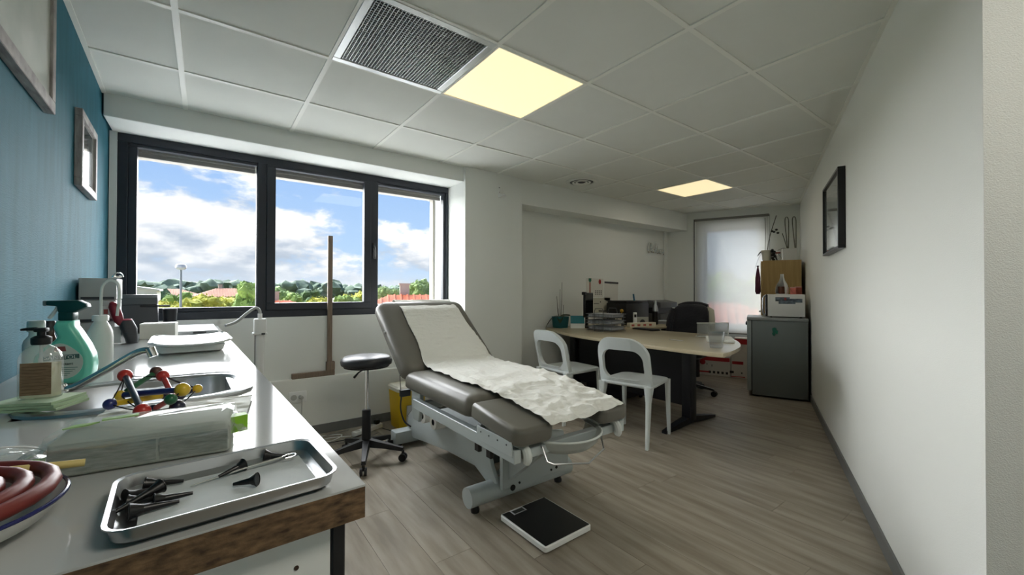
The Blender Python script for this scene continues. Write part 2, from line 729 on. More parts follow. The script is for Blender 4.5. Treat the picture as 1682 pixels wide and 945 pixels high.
# --- window_1: three-light anthracite window
def window_frame(bm, x0, x1, z0, z1, y0, y1, wdt, bev=.003):
    box(bm, x0, x1, y0, y1, z0, z0 + wdt[0], bev, 1)
    box(bm, x0, x1, y0, y1, z1 - wdt[1], z1, bev, 1)
    box(bm, x0, x0 + wdt[2], y0, y1, z0 + wdt[0], z1 - wdt[1], bev, 1)
    box(bm, x1 - wdt[3], x1, y0, y1, z0 + wdt[0], z1 - wdt[1], bev, 1)


win = bpy.data.objects.new('window_1', None)
col.objects.link(win)
win['kind'] = 'structure'
win['label'] = 'wide three-part window with anthracite frame'
bm = newbm()
window_frame(bm, -.461, 1.93, .943, 2.172, YF, YF + .07, (.055, .055, .05, .03))
ob('window_frame', bm, m_ant, win, smooth=False)
for xa, xb in ((.315, .375), (1.165, 1.228)):
    bm = newbm()
    box(bm, xa, xb, YF + .001, YF + .068, .99, 2.125, .003, 1)
    ob('mullion', bm, m_ant, win, smooth=False)
PANES = ((-.411, .315, .06, 0), (.375, 1.165, .058, 1), (1.228, 1.90, .02, 2))
for xa, xb, wd, k in PANES:
    bm = newbm()
    z0, z1 = .998, 2.117
    y0 = YF - .012 if k == 1 else YF + .012
    window_frame(bm, xa, xb, z0, z1, y0, y0 + .055, (.055 if k == 1 else .03, .02 if k == 1 else .02, wd if k == 1 else (.045 if k == 0 else .008), wd if k == 1 else (.006 if k == 0 else .02)))
    sash = ob('sash', bm, m_ant, win, smooth=False)
    bm = newbm()
    box(bm, xa + .004, xb - .004, YF + .030, YF + .036, z0 + .01, z1 - .01)
    ob('pane', bm, m_glass, sash, smooth=False)
bm = newbm()
box(bm, 1.178, 1.196, YF - .024, YF - .010, 1.50, 1.57, .004, 2)
tube(bm, [(1.187, YF - .022, 1.535), (1.187, YF - .045, 1.535), (1.187, YF - .05, 1.50), (1.187, YF - .05, 1.43)], .008, 8)
ob('window_handle', bm, m_black, win)
# rolled-up outside shutter: the last slats show above the glass
m_shut = mat('grey_shutter', (150, 146, 140), .6)
for xa, xb, wd, k in PANES:
    sh = bpy.data.objects.new('shutter', None)
    col.objects.link(sh)
    sh.parent = win
    for q in range(2):
        bm = newbm()
        box(bm, xa + .01, xb - .01, YF + .10, YF + .112, 2.055 + q * .035, 2.088 + q * .035, .004, 2)
        ob('shutter_slat', bm, m_shut, sh)
# outside reveal of the wall
m_out = mat('outside_render', (176, 171, 162), .9)
bm = newbm()
box(bm, -.6, -.43, 3.951, 4.06, .7, 2.4)
box(bm, 1.905, 2.1, 3.951, 4.02, .7, 2.4)
box(bm, -.6, 2.1, 3.951, 4.06, 2.11, 2.5)
box(bm, -.6, 2.1, 3.951, 4.0, .6, .93)
struct('wall_outside', bm, m_out, smooth=False)

# --- window_2 in the end wall, with roller blind
win2 = bpy.data.objects.new('window_2', None)
col.objects.link(win2)
win2.rotation_euler = (0, 0, WA)
win2['kind'] = 'structure'
win2['label'] = 'tall window in the end wall'
bm = newbm()
s0, s1 = SE + .12, SE + .18
for a, b, z0, z1 in ((-EN1, -EN0, EZ0, EZ0 + .05), (-EN1, -EN0, EZ1 - .05, EZ1), (-EN1, -EN1 + .05, EZ0 + .05, EZ1 - .05), (-EN0 - .05, -EN0, EZ0 + .05, EZ1 - .05)):
    box(bm, s0, s1, a, b, z0, z1, .003, 1)
ob('window_frame', bm, m_ant, win2, smooth=False)
bm = newbm()
box(bm, s0 + .027, s0 + .033, -EN1 + .045, -EN0 - .045, EZ0 + .045, EZ1 - .045)
ob('pane', bm, m_glass, win2, smooth=False)
m_blind = sheet_mat('blind_fabric', (228, 228, 224), .36, .0, .5, .42)
m_rail = mat('blind_rail', (120, 118, 112), .5)
bl = thing('roller_blind', 'pale see-through roller blind over the tall end window', 'blind', sn(SE - .05, 0), WA)
bm = newbm()
box(bm, -.001, .001, -.127, .775, .57, 2.17)
ob('blind_fabric', bm, m_blind, bl, smooth=False)
bm = newbm()
cyl(bm, (0, -.135, 2.185), (0, .79, 2.185), .017, n=14)
ob('roller', bm, m_rail, bl)
bm = newbm()
cyl(bm, (0, -.125, .566), (0, .773, .566), .009, n=10)
ob('bottom_bar', bm, m_rail, bl)
bm = newbm()
box(bm, -.004, .012, .79, .80, .50, 2.2)
ob('side_guide', bm, m_black, bl, smooth=False)
bm = newbm()
tube(bm, [(-.01, -.14, 2.19), (-.012, -.142, 1.4), (-.012, -.142, .95)], .0022, 5)
ob('bead_chain', bm, m_dark, bl)


# ================================================================== ceiling fittings
def light_panel(x0, y0, label, watt=None):
    t = thing('ceiling_light', label, 'ceiling light', (x0 + .3, y0 + .3, CEIL))
    bm = newbm()
    for a, b, c, d in ((-.298, .298, -.298, -.286), (-.298, .298, .286, .298), (-.298, -.286, -.286, .286), (.286, .298, -.286, .286)):
        box(bm, a, b, c, d, -.003, .02)
    ob('light_frame', bm, m_tbar, t, smooth=False)
    bm = newbm()
    box(bm, -.286, .286, -.286, .286, .002, .008)
    ob('diffuser', bm, mat('light_diffuser', (250, 240, 205), .6, emit=(255, 234, 186), estr=LAMP_FACE), t, smooth=False)
    ld = bpy.data.lights.new('panel_light', 'AREA')
    ld.shape = 'SQUARE'
    ld.size = .56
    ld.energy = watt or LAMP_W
    ld.color = (1.0, .94, .82)
    lo = bpy.data.objects.new('panel_light', ld)
    col.objects.link(lo)
    lo.parent = t
    lo.location = (0, 0, -.006)
    return t


LAMP_FACE, LAMP_W = .84, 3.
light_panel(GX, GY, 'lit square ceiling panel light beside the metal air grille')
light_panel(GX + 3.0, GY + .6, 'lit square ceiling panel light further back, above the desk')
light_panel(GX - .6, GY - 2.4, 'lit square ceiling panel light over the doorway, out of the picture', 15.)

t = thing('air_grille', 'square metal egg-crate air grille set in the ceiling', 'grille', (GX - .3, GY + .3, CEIL))
bm = newbm()
for a, b, c, d in ((-.298, .298, -.298, -.262), (-.298, .298, .262, .298), (-.298, -.262, -.262, .262), (.262, .298, -.262, .262)):
    box(bm, a, b, c, d, -.004, .02, .003, 1)
ob('grille_frame', bm, mat('grille_aluminium', (205, 208, 206), .3, .7), t, smooth=False)
bm = newbm()
N = 34
for k in range(N):
    q = -.262 + .524 * (k + .5) / N
    box(bm, q - .0011, q + .0011, -.262, .262, .000, .013)
    box(bm, -.262, .262, q - .0011, q + .0011, .0005, .0125)
g = ob('grille_core', bm, mat('grille_core_metal', (178, 182, 180), .32, .8), t, smooth=False)
g['kind'] = 'stuff'
bm = newbm()
box(bm, -.29, .29, -.29, .29, .022, .028)
ob('grille_backing', bm, mat('duct_dark', (52, 56, 56), .8), t, smooth=False)

t = thing('round_vent', 'round grey ceiling air diffuser near the desk wall beam', 'vent', (3.18, 3.045, CEIL - .001))
bm = newbm()
lathe(bm, [(.165, .004), (.165, -.004), (.15, -.012), (.128, -.006), (.125, .004)], 32)
ob('outer_ring', bm, m_tile, t)
bm = newbm()
lathe(bm, [(.122, .003), (.122, .0), (0, .0)], 32)
ob('throat', bm, m_dark, t)
for r0 in (.10, .066):
    bm = newbm()
    lathe(bm, [(r0, -.004), (r0 - .004, -.010), (r0 - .024, -.002), (r0 - .02, .001)], 32)
    ob('cone_ring', bm, m_tbar, t)
bm = newbm()
lathe(bm, [(.03, -.001), (.03, -.007), (.0, -.010)], 20)
ob('centre_disc', bm, m_dark, t)

# ================================================================== outside
GZ = -4.2


def pxdir(px):
    """compass direction (radians from +y towards +x) of a picture column"""
    return math.atan((px - 841) / 676.7) + R(36.683)


def far(px, dist, z=GZ):
    a = pxdir(px)
    return (math.sin(a) * dist, math.cos(a) * dist, z)


m_grass = mat('lawn', (120, 140, 70), .9, c2=(150, 142, 110), vscale=.05, coords='Generated')
bm = newbm()
box(bm, -400, 600, 24, 700, GZ - .5, GZ)
struct('ground', bm, mat('ground_green', (88, 104, 54), .95, c2=(120, 114, 94), vscale=.06), 'green and sandy ground outside', smooth=False)


bm = newbm()
box(bm, -40, 60, 4.1, 24, GZ - .5, GZ)
struct('ground_bounce', bm, mat('bounce_pale', (232, 230, 224), .9, var=.05, vscale=.8), 'unseen pale ground added below the windows to bounce daylight in', smooth=False)  # unseen reflector, added to throw daylight up onto the ceiling


def crown_mesh(seed, n=30, flat=.75, upr=0.):
    rg = random.Random(seed)
    bm = newbm()
    for k in range(n):
        a, rr = rg.random() * 2 * PI, rg.random() ** .6
        h = rg.uniform(-.62, .62)
        q = math.sqrt(max(.05, 1 - h * h * 1.4))
        c = Vector((math.cos(a) * rr * .62 * q, math.sin(a) * rr * .62 * q, h * flat * (1 + upr)))
        rad = rg.uniform(.17, .32) * (1 - .25 * abs(h))
        ret = bmesh.ops.create_icosphere(bm, subdivisions=2, radius=rad, matrix=Matrix.Translation(c))
        for v in ret['verts']:
            d = (v.co - c).normalized()
            v.co += d * rad * (.6 * noise.noise(v.co * 6.1 + Vector((seed, 0, 0))) + .5 * noise.noise(v.co * 17.))
        for _ in range(150):                       # leaf sprays that break the outline
            d = Vector((rg.gauss(0, 1), rg.gauss(0, 1), rg.gauss(0, 1))).normalized()
            p = c + d * rad * rg.uniform(.85, 1.32)
            s_ = rg.uniform(.02, .05)
            u_ = Vector((rg.gauss(0, 1), rg.gauss(0, 1), rg.gauss(0, 1))).normalized()
            w_ = d.cross(u_).normalized()
            u_ = w_.cross(d) + d * .5
            bm.faces.new([bm.verts.new(p + u_ * s_ * i + w_ * s_ * j) for i, j in ((-1, 0), (0, -.6), (1, 0), (0, .6))])
    me = bpy.data.meshes.new('crown')
    bm.to_mesh(me)
    bm.free()
    return me


def leaf_mat(name, c, c2):
    return mat(name, c, .8, c2=c2, vscale=3.5, detail=6, spec=.2)


LEAF = {'y': leaf_mat('leaf_yellow_green', (186, 180, 70), (130, 136, 46)),
        'g': leaf_mat('leaf_fresh_green', (134, 158, 78), (84, 112, 48)),
        'd': leaf_mat('leaf_dark_green', (96, 120, 76), (58, 80, 50)),
        'p': leaf_mat('leaf_pale_green', (154, 172, 112), (104, 128, 76))}
m_bark = mat('bark', (96, 80, 64), .9)
CR = {}
for kk in 'ygdp':
    for vv in (0, 1):
        me = crown_mesh(ord(kk) + vv * 31, 30, .78, .25 * vv)
        me.materials.append(LEAF[kk])
        CR[kk, vv] = me


def tree(px, dist, top_z, wid, kind, var_, label, group='trees outside the wide window', rot=0.):
    loc = far(px, dist)
    t = thing('tree', label, 'tree', loc, rot, group)
    H = top_z - GZ
    ch = min(H * .8, wid * 1.15)
    c = bpy.data.objects.new('crown', CR[kind, var_])
    col.objects.link(c)
    c.parent = t
    c.location = (0, 0, H - ch * .5)
    c.scale = (wid / 1.7, wid / 1.7, ch / 1.75)
    bm = newbm()
    cyl(bm, (0, 0, 0), (0, 0, H - ch * .45), .16, .09, 8)
    ob('trunk', bm, m_bark, t)


TREES = [
    (240, 60.0, 1.95, 6.00, 'd', 0, 'dark green tree behind the white shed at the left end of the wide window'),
    (262, 34.5, 1.00, 3.60, 'y', 0, 'yellow-green tree outside just left of the street lamp'),
    (297, 50.0, 1.00, 3.80, 'g', 1, 'green tree outside right behind the street lamp'),
    (334, 40.5, 1.05, 4.10, 'y', 1, 'yellow-green tree outside just right of the street lamp'),
    (365, 46.0, 1.00, 5.00, 'y', 0, 'yellow-green tree below the salmon roof in the left pane'),
    (408, 27.0, 2.00, 2.60, 'g', 0, 'tall fresh green tree at the right edge of the left pane'),
    (384, 30.0, 0.55, 2.60, 'p', 1, 'low pale tree just left of the tall tree in the left pane'),
    (452, 44.0, 2.00, 3.20, 'p', 1, 'tall pale green tree at the left edge of the middle pane'),
    (478, 39.0, 1.00, 2.60, 'g', 1, 'fresh green tree above the small red roof in the middle pane'),
    (521, 42.5, 0.95, 3.30, 'y', 0, 'yellow tree outside just left of the wooden height gauge'),
    (505, 50.0, 1.35, 4.00, 'd', 1, 'dark green tree behind the yellow tree in the middle pane'),
    (566, 36.0, 1.25, 3.60, 'g', 0, 'green tree outside just right of the wooden height gauge'),
    (592, 46.0, 1.30, 4.20, 'y', 1, 'yellow-green tree at the right edge of the middle pane'),
    (633, 34.5, 1.87, 2.88, 'p', 0, 'pale green tree at the left edge of the right pane'),
    (652, 39.5, 0.79, 3.81, 'g', 1, 'low green tree behind the left slope of the big red roof'),
    (668, 54.0, 2.15, 3.75, 'd', 0, 'dark tree between two pale trees above the big red roof'),
    (692, 44.0, 3.00, 4.20, 'p', 1, 'tall pale green tree above the big red roof'),
    (722, 52.0, 2.10, 3.40, 'd', 1, 'dark tree at the right edge of the right pane'),
]
for k, a in enumerate(TREES):
    tree(*a, rot=k * 1.3)
for k, (px, d, tz, wd, kd) in enumerate(((1152, 40, 2.4, 4.5, 'd'), (1183, 66, 4.0, 7, 'g'), (1214, 52, 3.1, 5, 'd'), (1243, 84, 4.2, 7, 'g'))):
    tree(px, d, tz, wd, kd, k % 2, 'blurred tree seen through the roller blind, number %s from the left' % ('one', 'two', 'three', 'four')[k], 'trees behind the roller blind', k)

# the far line of trees: nobody could count it
_t = newbm()
bmesh.ops.create_icosphere(_t, subdivisions=2, radius=1.)
_tv = [v.co.copy() for v in _t.verts]
_tf = [tuple(v.index for v in f.verts) for f in _t.faces]
_t.free()
rg = random.Random(3)
vv_, ff_ = [], []
for k in range(800):
    a = R(-32 + 120 * (k + rg.random()) / 800)
    d = rg.uniform(120, 180)
    rad = rg.uniform(.9, 1.9)
    c = Vector((math.sin(a) * d, math.cos(a) * d, GZ + rg.uniform(3.4, 6.6)))
    n0 = len(vv_)
    for q in _tv:
        p = c + Vector((q.x * 1.5, q.y * 1.5, q.z)) * rad
        vv_.append(p + (p - c).normalized() * rad * .9 * noise.noise(p * 1.5))
    ff_ += [tuple(i + n0 for i in f) for f in _tf]
_me = bpy.data.meshes.new('distant_trees')
_me.from_pydata(vv_, [], ff_)
bm = newbm()
bm.from_mesh(_me)
bpy.data.meshes.remove(_me)
tag(ob('distant_trees', bm, mat('leaf_far', (98, 116, 96), .9, c2=(66, 86, 68), vscale=.8), ang=50), 'hazy dark green line of distant trees on the horizon', 'trees', kind='stuff')

m_rooft = mat('terracotta', (172, 82, 42), .85, c2=(150, 68, 34), vscale=2.)
m_roofp = mat('pale_terracotta', (160, 116, 92), .85, c2=(146, 102, 80), vscale=1.)
m_render = mat('house_render', (172, 164, 150), .9)


def house(px, dist, wx, wy, eave, ridge, label, rm, rz=0., tiles=True, chim=True):
    t = thing('house', label, 'house', far(px, dist), rz)
    hx, hy = wx / 2, wy / 2
    E_, Q = eave - GZ, ridge - GZ
    bm = newbm()
    box(bm, -hx, hx, -hy, hy, 0, E_)
    wall = ob('wall', bm, m_render, t, smooth=False)
    for k in range(max(2, int(wx / 3))):
        bm = newbm()
        q = -hx + wx * (k + .5) / max(2, int(wx / 3))
        box(bm, q - .5, q + .5, -hy - .02, -hy + .05, E_ - 2.1, E_ - .9)
        ob('window', bm, m_dark, wall, smooth=False)
    o = .45
    P = [(-hx - o, -hy - o, E_ - .1), (hx + o, -hy - o, E_ - .1), (hx + o, hy + o, E_ - .1), (-hx - o, hy + o, E_ - .1), (-hx + hy * .9, 0, Q), (hx - hy * .9, 0, Q)]
    bm = newbm()
    V = [bm.verts.new(p) for p in P]
    for f in ((0, 1, 5, 4), (1, 2, 5), (2, 3, 4, 5), (3, 0, 4), (3, 2, 1, 0)):
        bm.faces.new([V[i] for i in f])
    bmesh.ops.recalc_face_normals(bm, faces=bm.faces[:])
    roof = ob('roof', bm, rm, t, smooth=False)
    if tiles:
        bm = newbm()
        a, b = Vector(P[0]), Vector(P[1])
        c, d = Vector(P[5]), Vector(P[4])
        n_ = int((wx + 2 * o) / .33)
        for k in range(n_ + 1):
            f = k / n_
            e0 = a.lerp(b, f)
            xx = e0.x
            if xx < d.x:
                g = (xx - a.x) / (d.x - a.x)
            elif xx > c.x:
                g = (b.x - xx) / (b.x - c.x)
            else:
                g = 1.
            top = Vector((xx, e0.y + (d.y - e0.y) * g, e0.z + (Q - e0.z) * g))
            if g > .03:
                cyl(bm, e0 + Vector((0, 0, .0)), top + Vector((0, 0, .0)), .06, n=6)
        s_ = ob('roof_tiles', bm, rm, roof)
        s_['kind'] = 'stuff'
    if chim:
        bm = newbm()
        box(bm, -hx * .25, -hx * .25 + .5, .3, .8, E_, Q + .55)
        box(bm, -hx * .25 - .06, -hx * .25 + .56, .24, .86, Q + .55, Q + .63)
        ob('chimney', bm, m_render, t, smooth=False)
    return t


house(700, 23, 11, 8, -.7, .93, 'house with the big orange-red tiled roof filling the right pane', m_rooft, R(-20))
house(462, 33, 5, 4.4, -.4, .45, 'small house with a red roof low in the middle pane', m_rooft, R(-6))
house(372, 78, 8, 6, .3, 1.45, 'far house with a salmon roof low in the left pane', m_roofp, R(2))
house(280, 92, 8, 6, .4, 1.35, 'far house with a salmon roof behind the street lamp', m_roofp, R(2), chim=False)
house(714, 72, 8, 6, .6, 1.75, 'far house with a salmon roof right of the tall pale tree', m_roofp, R(-18))
house(1180, 24, 9, 8, -.9, .55, 'house with an orange roof seen dimly through the roller blind', m_rooft, R(-62))
t = thing('shed', 'low white shed at the left end of the wide window', 'shed', far(228, 40), 0)
bm = newbm()
prism(bm, [(-1.6, 0), (1.1, 0), (1.1, 5.3), (-1.6, 5.75)], -1.5, 1.5, 'y')
ob('shed_wall', bm, mat('shed_white', (180, 180, 178), .8), t, smooth=False)
bm = newbm()
prism(bm, [(-1.7, 5.78), (1.25, 5.28), (1.25, 5.40), (-1.7, 5.90)], -1.6, 1.6, 'y')
ob('shed_roof', bm, mat('shed_white', (180, 180, 178)), t, smooth=False)
t = thing('street_lamp', 'grey street lamp with a round head outside the left pane', 'street lamp', far(297, 30), 0)
bm = newbm()
cyl(bm, (0, 0, 0), (0, 0, 6.55), .085, .055, 10)
ob('pole', bm, mat('galvanised', (124, 130, 132), .5, .4), t)
bm = newbm()
lathe(bm, [(.0, 6.50), (.16, 6.52), (.26, 6.62), (.26, 6.72), (.20, 6.82), (.0, 6.86)], 16)
ob('lamp_head', bm, mat('lamp_head_grey', (168, 170, 170), .5), t)

# ================================================================== pictures on the walls
m_fgrey = mat('whitewashed_wood', (176, 172, 170), .6, c2=(128, 122, 122), vscale=14., vstretch=(1, 5, 1))
m_art = mat('pale_print', (168, 174, 164), .35, c2=(206, 208, 200), vscale=3., coat=.6)
m_artglass = mat('glazed_print', (120, 128, 126), .06, c2=(150, 154, 150), vscale=2., coat=1.)


def picture(name, label, w_, h_, fw, dep, fm, am, loc, rz, tilt=0.):
    """hangs with its back at local y=0, facing local -y"""
    t = thing(name, label, 'picture', loc, rz)
    bm = newbm()
    for a, b, c, d in ((-w_ / 2, w_ / 2, -h_ / 2, -h_ / 2 + fw), (-w_ / 2, w_ / 2, h_ / 2 - fw, h_ / 2), (-w_ / 2, -w_ / 2 + fw, -h_ / 2 + fw, h_ / 2 - fw), (w_ / 2 - fw, w_ / 2, -h_ / 2 + fw, h_ / 2 - fw)):
        box(bm, a, b, -dep, 0, c, d, .002, 1)
    ob('frame', bm, fm, t, smooth=False)
    bm = newbm()
    box(bm, -w_ / 2 + fw * .8, w_ / 2 - fw * .8, -dep * .7, -.002, -h_ / 2 + fw * .8, h_ / 2 - fw * .8)
    ob('print', bm, am, t, smooth=False)
    return t


LR = PI / 2 + CA
picture('picture_frame', 'small whitewashed picture frame with glossy glass on the teal wall by the window', .40, .345, .035, .026, m_fgrey, m_artglass, (LEFT(2.80) + .0012, 2.80, 1.785), LR)
picture('picture_frame', 'large whitewashed picture frame cut off by the left edge of the photo', .62, .62, .04, .028, m_fgrey, m_art, (LEFT(1.79) + .0012, 1.79, 2.075 - .005), LR)
t = picture('picture_frame', 'deep black box frame hanging alone on the white right wall', .71, .52, .016, .040, mat('black_lacquer', (22, 21, 22), .35), m_artglass, sn(3.665, NW - .001, 1.69), WA + PI)

# ================================================================== worktop along the teal wall
K = (.168, .541, 0)
m_lam = mat('white_laminate', (186, 188, 187), .09, bump=.010, bscale=40., spec=.30)
m_chip = mat('chipboard', (124, 98, 70), .85, c2=(62, 46, 32), vscale=95., vstretch=(.55, 1, 1.5), detail=6, bump=.6, bscale=110., bdist=.002)
t = thing('worktop', 'long glossy white worktop with a raw chipboard end, along the teal wall', 'counter', K, CA)
bm = newbm()
HX0, HX1, HY0, HY1 = -.445, -.090, .665, .955
for a, b, c, d in ((-.567, 0, 0, HY0), (-.567, 0, HY1, 3.035), (-.567, HX0, HY0, HY1), (HX1, 0, HY0, HY1)):
    box(bm, a, b, c, d, .864, .900)
bmesh.ops.remove_doubles(bm, verts=bm.verts[:], dist=.0001)
ob('laminate_slab', bm, m_lam, t, smooth=False)
bm = newbm()
box(bm, -.567, -.0008, -.0012, .0015, .8585, .8975)
ob('chipboard_edge', bm, m_chip, t, smooth=False)

t = thing('base_cabinet', 'white base cabinet under the worktop', 'cabinet', K, CA)
m_cab = mat('white_cabinet', (222, 223, 220), .45)
bm = newbm()
box(bm, -.56, -.036, .026, .044, .002, .858)
ob('side_panel', bm, m_cab, t, smooth=False)
bm = newbm()
cyl(bm, (-.075, .0262, .81), (-.075, .0250, .81), .0028, n=12)
ob('screw_hole', bm, mat('hole_brown', (60, 44, 34), .8), t)
bm = newbm()
box(bm, -.034, -.017, .026, .050, .002, .858, .002, 1)
ob('leg', bm, m_black, t, smooth=False)
bm = newbm()
box(bm, -.56, -.055, .044, 3.0, .10, .62)
ob('carcass', bm, m_cab, t, smooth=False)
for k in range(5):
    bm = newbm()
    y0 = .060 + k * .588
    box(bm, -.055, -.037, y0, y0 + .582, .10, .855, .002, 1)
    d = ob('door', bm, m_cab, t, smooth=False)
    bm = newbm()
    tube(bm, [(-.037, y0 + .08, .74), (-.020, y0 + .08, .74), (-.020, y0 + .20, .74), (-.037, y0 + .20, .74)], .004, 8)
    ob('handle', bm, m_steel, d)


# ---- sink
def oct_loop(cx, cy, hx, hy, z, e=3.6, n=40, ch=1.):
    out = []
    for k in range(n):
        a = 2 * PI * k / n
        c_, s_ = math.cos(a), math.sin(a)
        q = (abs(c_) ** e + abs(s_) ** e) ** (-1 / e)
        out.append((cx + hx * c_ * q, cy + hy * s_ * q, z))
    return out


t = thing('sink', 'stainless steel inset sink in the white worktop', 'sink', (-.105, 1.345, .9), CA)
bm = newbm()
loft(bm, [oct_loop(0, 0, .212, .182, .0005), oct_loop(0, 0, .211, .181, .006), oct_loop(0, 0, .203, .174, .008), oct_loop(0, 0, .196, .166, .0045), oct_loop(0, 0, .190, .160, .0045),
          oct_loop(0, 0, .183, .152, .006), oct_loop(0, 0, .176, .145, .001), oct_loop(.005, 0, .168, .138, -.05), oct_loop(.005, 0, .158, .13, -.12), oct_loop(.005, 0, .13, .10, -.142), oct_loop(.005, 0, .05, .05, -.147)], False, True)
ob('bowl', bm, m_steel, t)
bm = newbm()
lathe(bm, [(.042, -.1465), (.042, -.1435), (.034, -.1435), (.03, -.1455), (0, -.1455)], 24, (.005, 0, 0))
ob('drain', bm, m_chrome, t)

t = thing('tap', 'chrome tap with a long slanting spout over the sink', 'tap', (-.278, 1.425, .9045), 0)
bm = newbm()
lathe(bm, [(.0, .0), (.024, .0), (.024, .005), (.017, .010), (.015, .022), (.0, .026)], 20)
ob('base', bm, m_chrome, t)
bm = newbm()
tube(bm, [(.0, 0, .010), (.03, -.008, .014), (.085, -.030, .050), (.130, -.048, .082), (.152, -.056, .094), (.170, -.063, .096)], .0085, 12, 5)
ob('spout', bm, m_chrome, t)
bm = newbm()
cyl(bm, (.168, -.062, .101), (.176, -.065, .080), .0105, .0095, 14)
ob('aerator', bm, m_chrome, t)
bm = newbm()
cyl(bm, (-.006, .012, .020), (.0, .012, .055), .008, .003, 10)
ob('lever', bm, m_black, t)

# ---- cloth and soap
m_cloth = mat('pale_green_cloth', (176, 204, 166), .95, bump=.3, bscale=300., sheen=.3)
bm = newbm()
rg = random.Random(2)


def wavy_sheet(bm, x0, x1, y0, y1, nx, ny, zf, th=.0012):
    top = [[bm.verts.new((x0 + (x1 - x0) * i / nx, y0 + (y1 - y0) * j / ny, zf(i / nx, j / ny))) for j in range(ny + 1)] for i in range(nx + 1)]
    bot = [[bm.verts.new(v.co - Vector((0, 0, th))) for v in r_] for r_ in top]
    for i in range(nx):
        for j in range(ny):
            bm.faces.new((top[i][j], top[i + 1][j], top[i + 1][j + 1], top[i][j + 1]))
            bm.faces.new((bot[i][j], bot[i][j + 1], bot[i + 1][j + 1], bot[i + 1][j]))
    bd = [(i, 0) for i in range(nx)] + [(nx, j) for j in range(ny)] + [(i, ny) for i in range(nx, 0, -1)] + [(0, j) for j in range(ny, 0, -1)]
    for a, b in zip(bd, bd[1:] + bd[:1]):
        bm.faces.new((top[a[0]][a[1]], bot[a[0]][a[1]], bot[b[0]][b[1]], top[b[0]][b[1]]))
    bmesh.ops.recalc_face_normals(bm, faces=bm.faces[:])


for k in range(3):
    wavy_sheet(bm, -.060 - .003 * k, .050 - .004 * k, -.042, .044 + .002 * k, 14, 10, lambda i, j, k=k: 0.0052 + k * .0062 + .0016 * noise.noise(Vector((i * 4, j * 4, k * 7))), .0052)
tag(ob('folded_cloth', bm, m_cloth, loc=(-.268, 1.275, .9060), rot=(0, 0, R(-24))), 'folded pale green cloth under the soap dispenser', 'cloth')

m_clear = sheet_mat('clear_plastic', (200, 206, 200), .74, .10, .06, .3)
t = thing('soap_dispenser', 'clear soap dispenser with black pump and brown label on the green cloth', 'dispenser', (-.275, 1.285, .9235), R(-12))
body = [rrect(.030, .018, .014), rrect(.032, .020, .015), rrect(.032, .020, .015), rrect(.029, .019, .015), rrect(.022, .016, .014), rrect(.013, .012, .011), rrect(.0115, .0115, .0105)]
zz = (.0005, .006, .082, .094, .104, .110, .118)
bm = newbm()
loft(bm, [at_z(p, z) for p, z in zip(body, zz)])
ob('bottle', bm, m_clear, t)
bm = newbm()
loft(bm, [at_z(rrect(.029, .017, .013), .004), at_z(rrect(.029, .017, .013), .072)])
ob('liquid', bm, sheet_mat('soap_liquid', (222, 218, 190), .35, .02, .1, .5), t)
bm = newbm()
box(bm, -.022, .025, -.0212, -.0204, .010, .076, .0002, 1)
lb = ob('label', bm, mat('kraft_label', (142, 118, 92), .8, c2=(116, 94, 72), vscale=60., vstretch=(1, 1, 9)), t, smooth=False)
for k in range(9):
    bm = newbm()
    wq = .040 - .009 * ((k * 7) % 3) / 2
    box(bm, -.019, -.019 + wq, -.0216, -.0211, .068 - k * .0066, .0688 - k * .0066)
    ob('print_line', bm, mat('label_print', (92, 72, 54), .8), lb, smooth=False)
bm = newbm()
lathe(bm, [(.0, .112), (.0145, .112), (.0155, .116), (.0155, .126), (.010, .130), (.0065, .131), (.0065, .142), (.0, .142)], 20)
ob('collar', bm, m_black, t)
bm = newbm()
box(bm, -.010, .010, -.008, .008, .138, .147, .003, 2)
tube(bm, [(-.006, 0, .1445), (-.022, .0, .1445), (-.031, .0, .1435)], [.004, .0032, .0022], 8)
ob('pump_head', bm, m_black, t)
bm = newbm()
cyl(bm, (0, 0, .006), (0, 0, .114), .003, n=8)
ob('dip_tube', bm, sheet_mat('clear_tube', (230, 232, 230), .4, .05), t)

# ---- disinfectant spray
m_mint = mat('mint_bottle', (112, 214, 190), .28, trans=.0, coat=.3)
m_dgreen = mat('dark_green_plastic', (14, 66, 66), .35)
t = thing('spray_bottle', 'mint green disinfectant spray bottle with a dark green trigger', 'spray bottle', (-.298, 1.60, .9006), R(-12))
out = [(-.050, .0), (.036, .0), (.050, .006), (.058, .022), (.061, .048), (.058, .076), (.048, .102), (.036, .126), (.028, .142), (.022, .152), (.021, .168), (-.012, .168), (-.018, .152), (-.014, .138), (-.010, .126), (-.016, .116),
       (-.038, .098), (-.053, .076), (-.058, .048), (-.057, .020)]
bm = newbm()
prism(bm, out, -.026, .026, 'y', .013, 4)
ob('bottle', bm, m_mint, t)
bm = newbm()
pts = []
for k in range(28):
    a = 2 * PI * k / 28
    pts.append((.002 + .043 * math.cos(a) - .004 * math.sin(a), .062 + .047 * math.sin(a)))
pts = [(x_ * (1 - max(0, z_ - .075) * 9), z_) for x_, z_ in pts]
prism(bm, pts, -.0272, -.0258, 'y')
lb = ob('label', bm, mat('label_grey_white', (206, 216, 208), .6), t, smooth=False)
bm = newbm()
prism(bm, [(-.036, .064), (.038, .068), (.038, .080), (-.034, .076)], -.0278, -.0268, 'y')
ob('label_band', bm, mat('band_green', (74, 108, 104), .6), lb, smooth=False)
text_mesh('brand_lettering', 'SANYTOL', .0125, m_white, lb, (.002, -.0281, .0722), (R(90), 0, 0), .0002, sx=1.15)
text_mesh('lettering', 'désinfectant', .0098, m_dgreen, lb, (.002, -.0277, .055), (R(90), 0, 0), .0002)
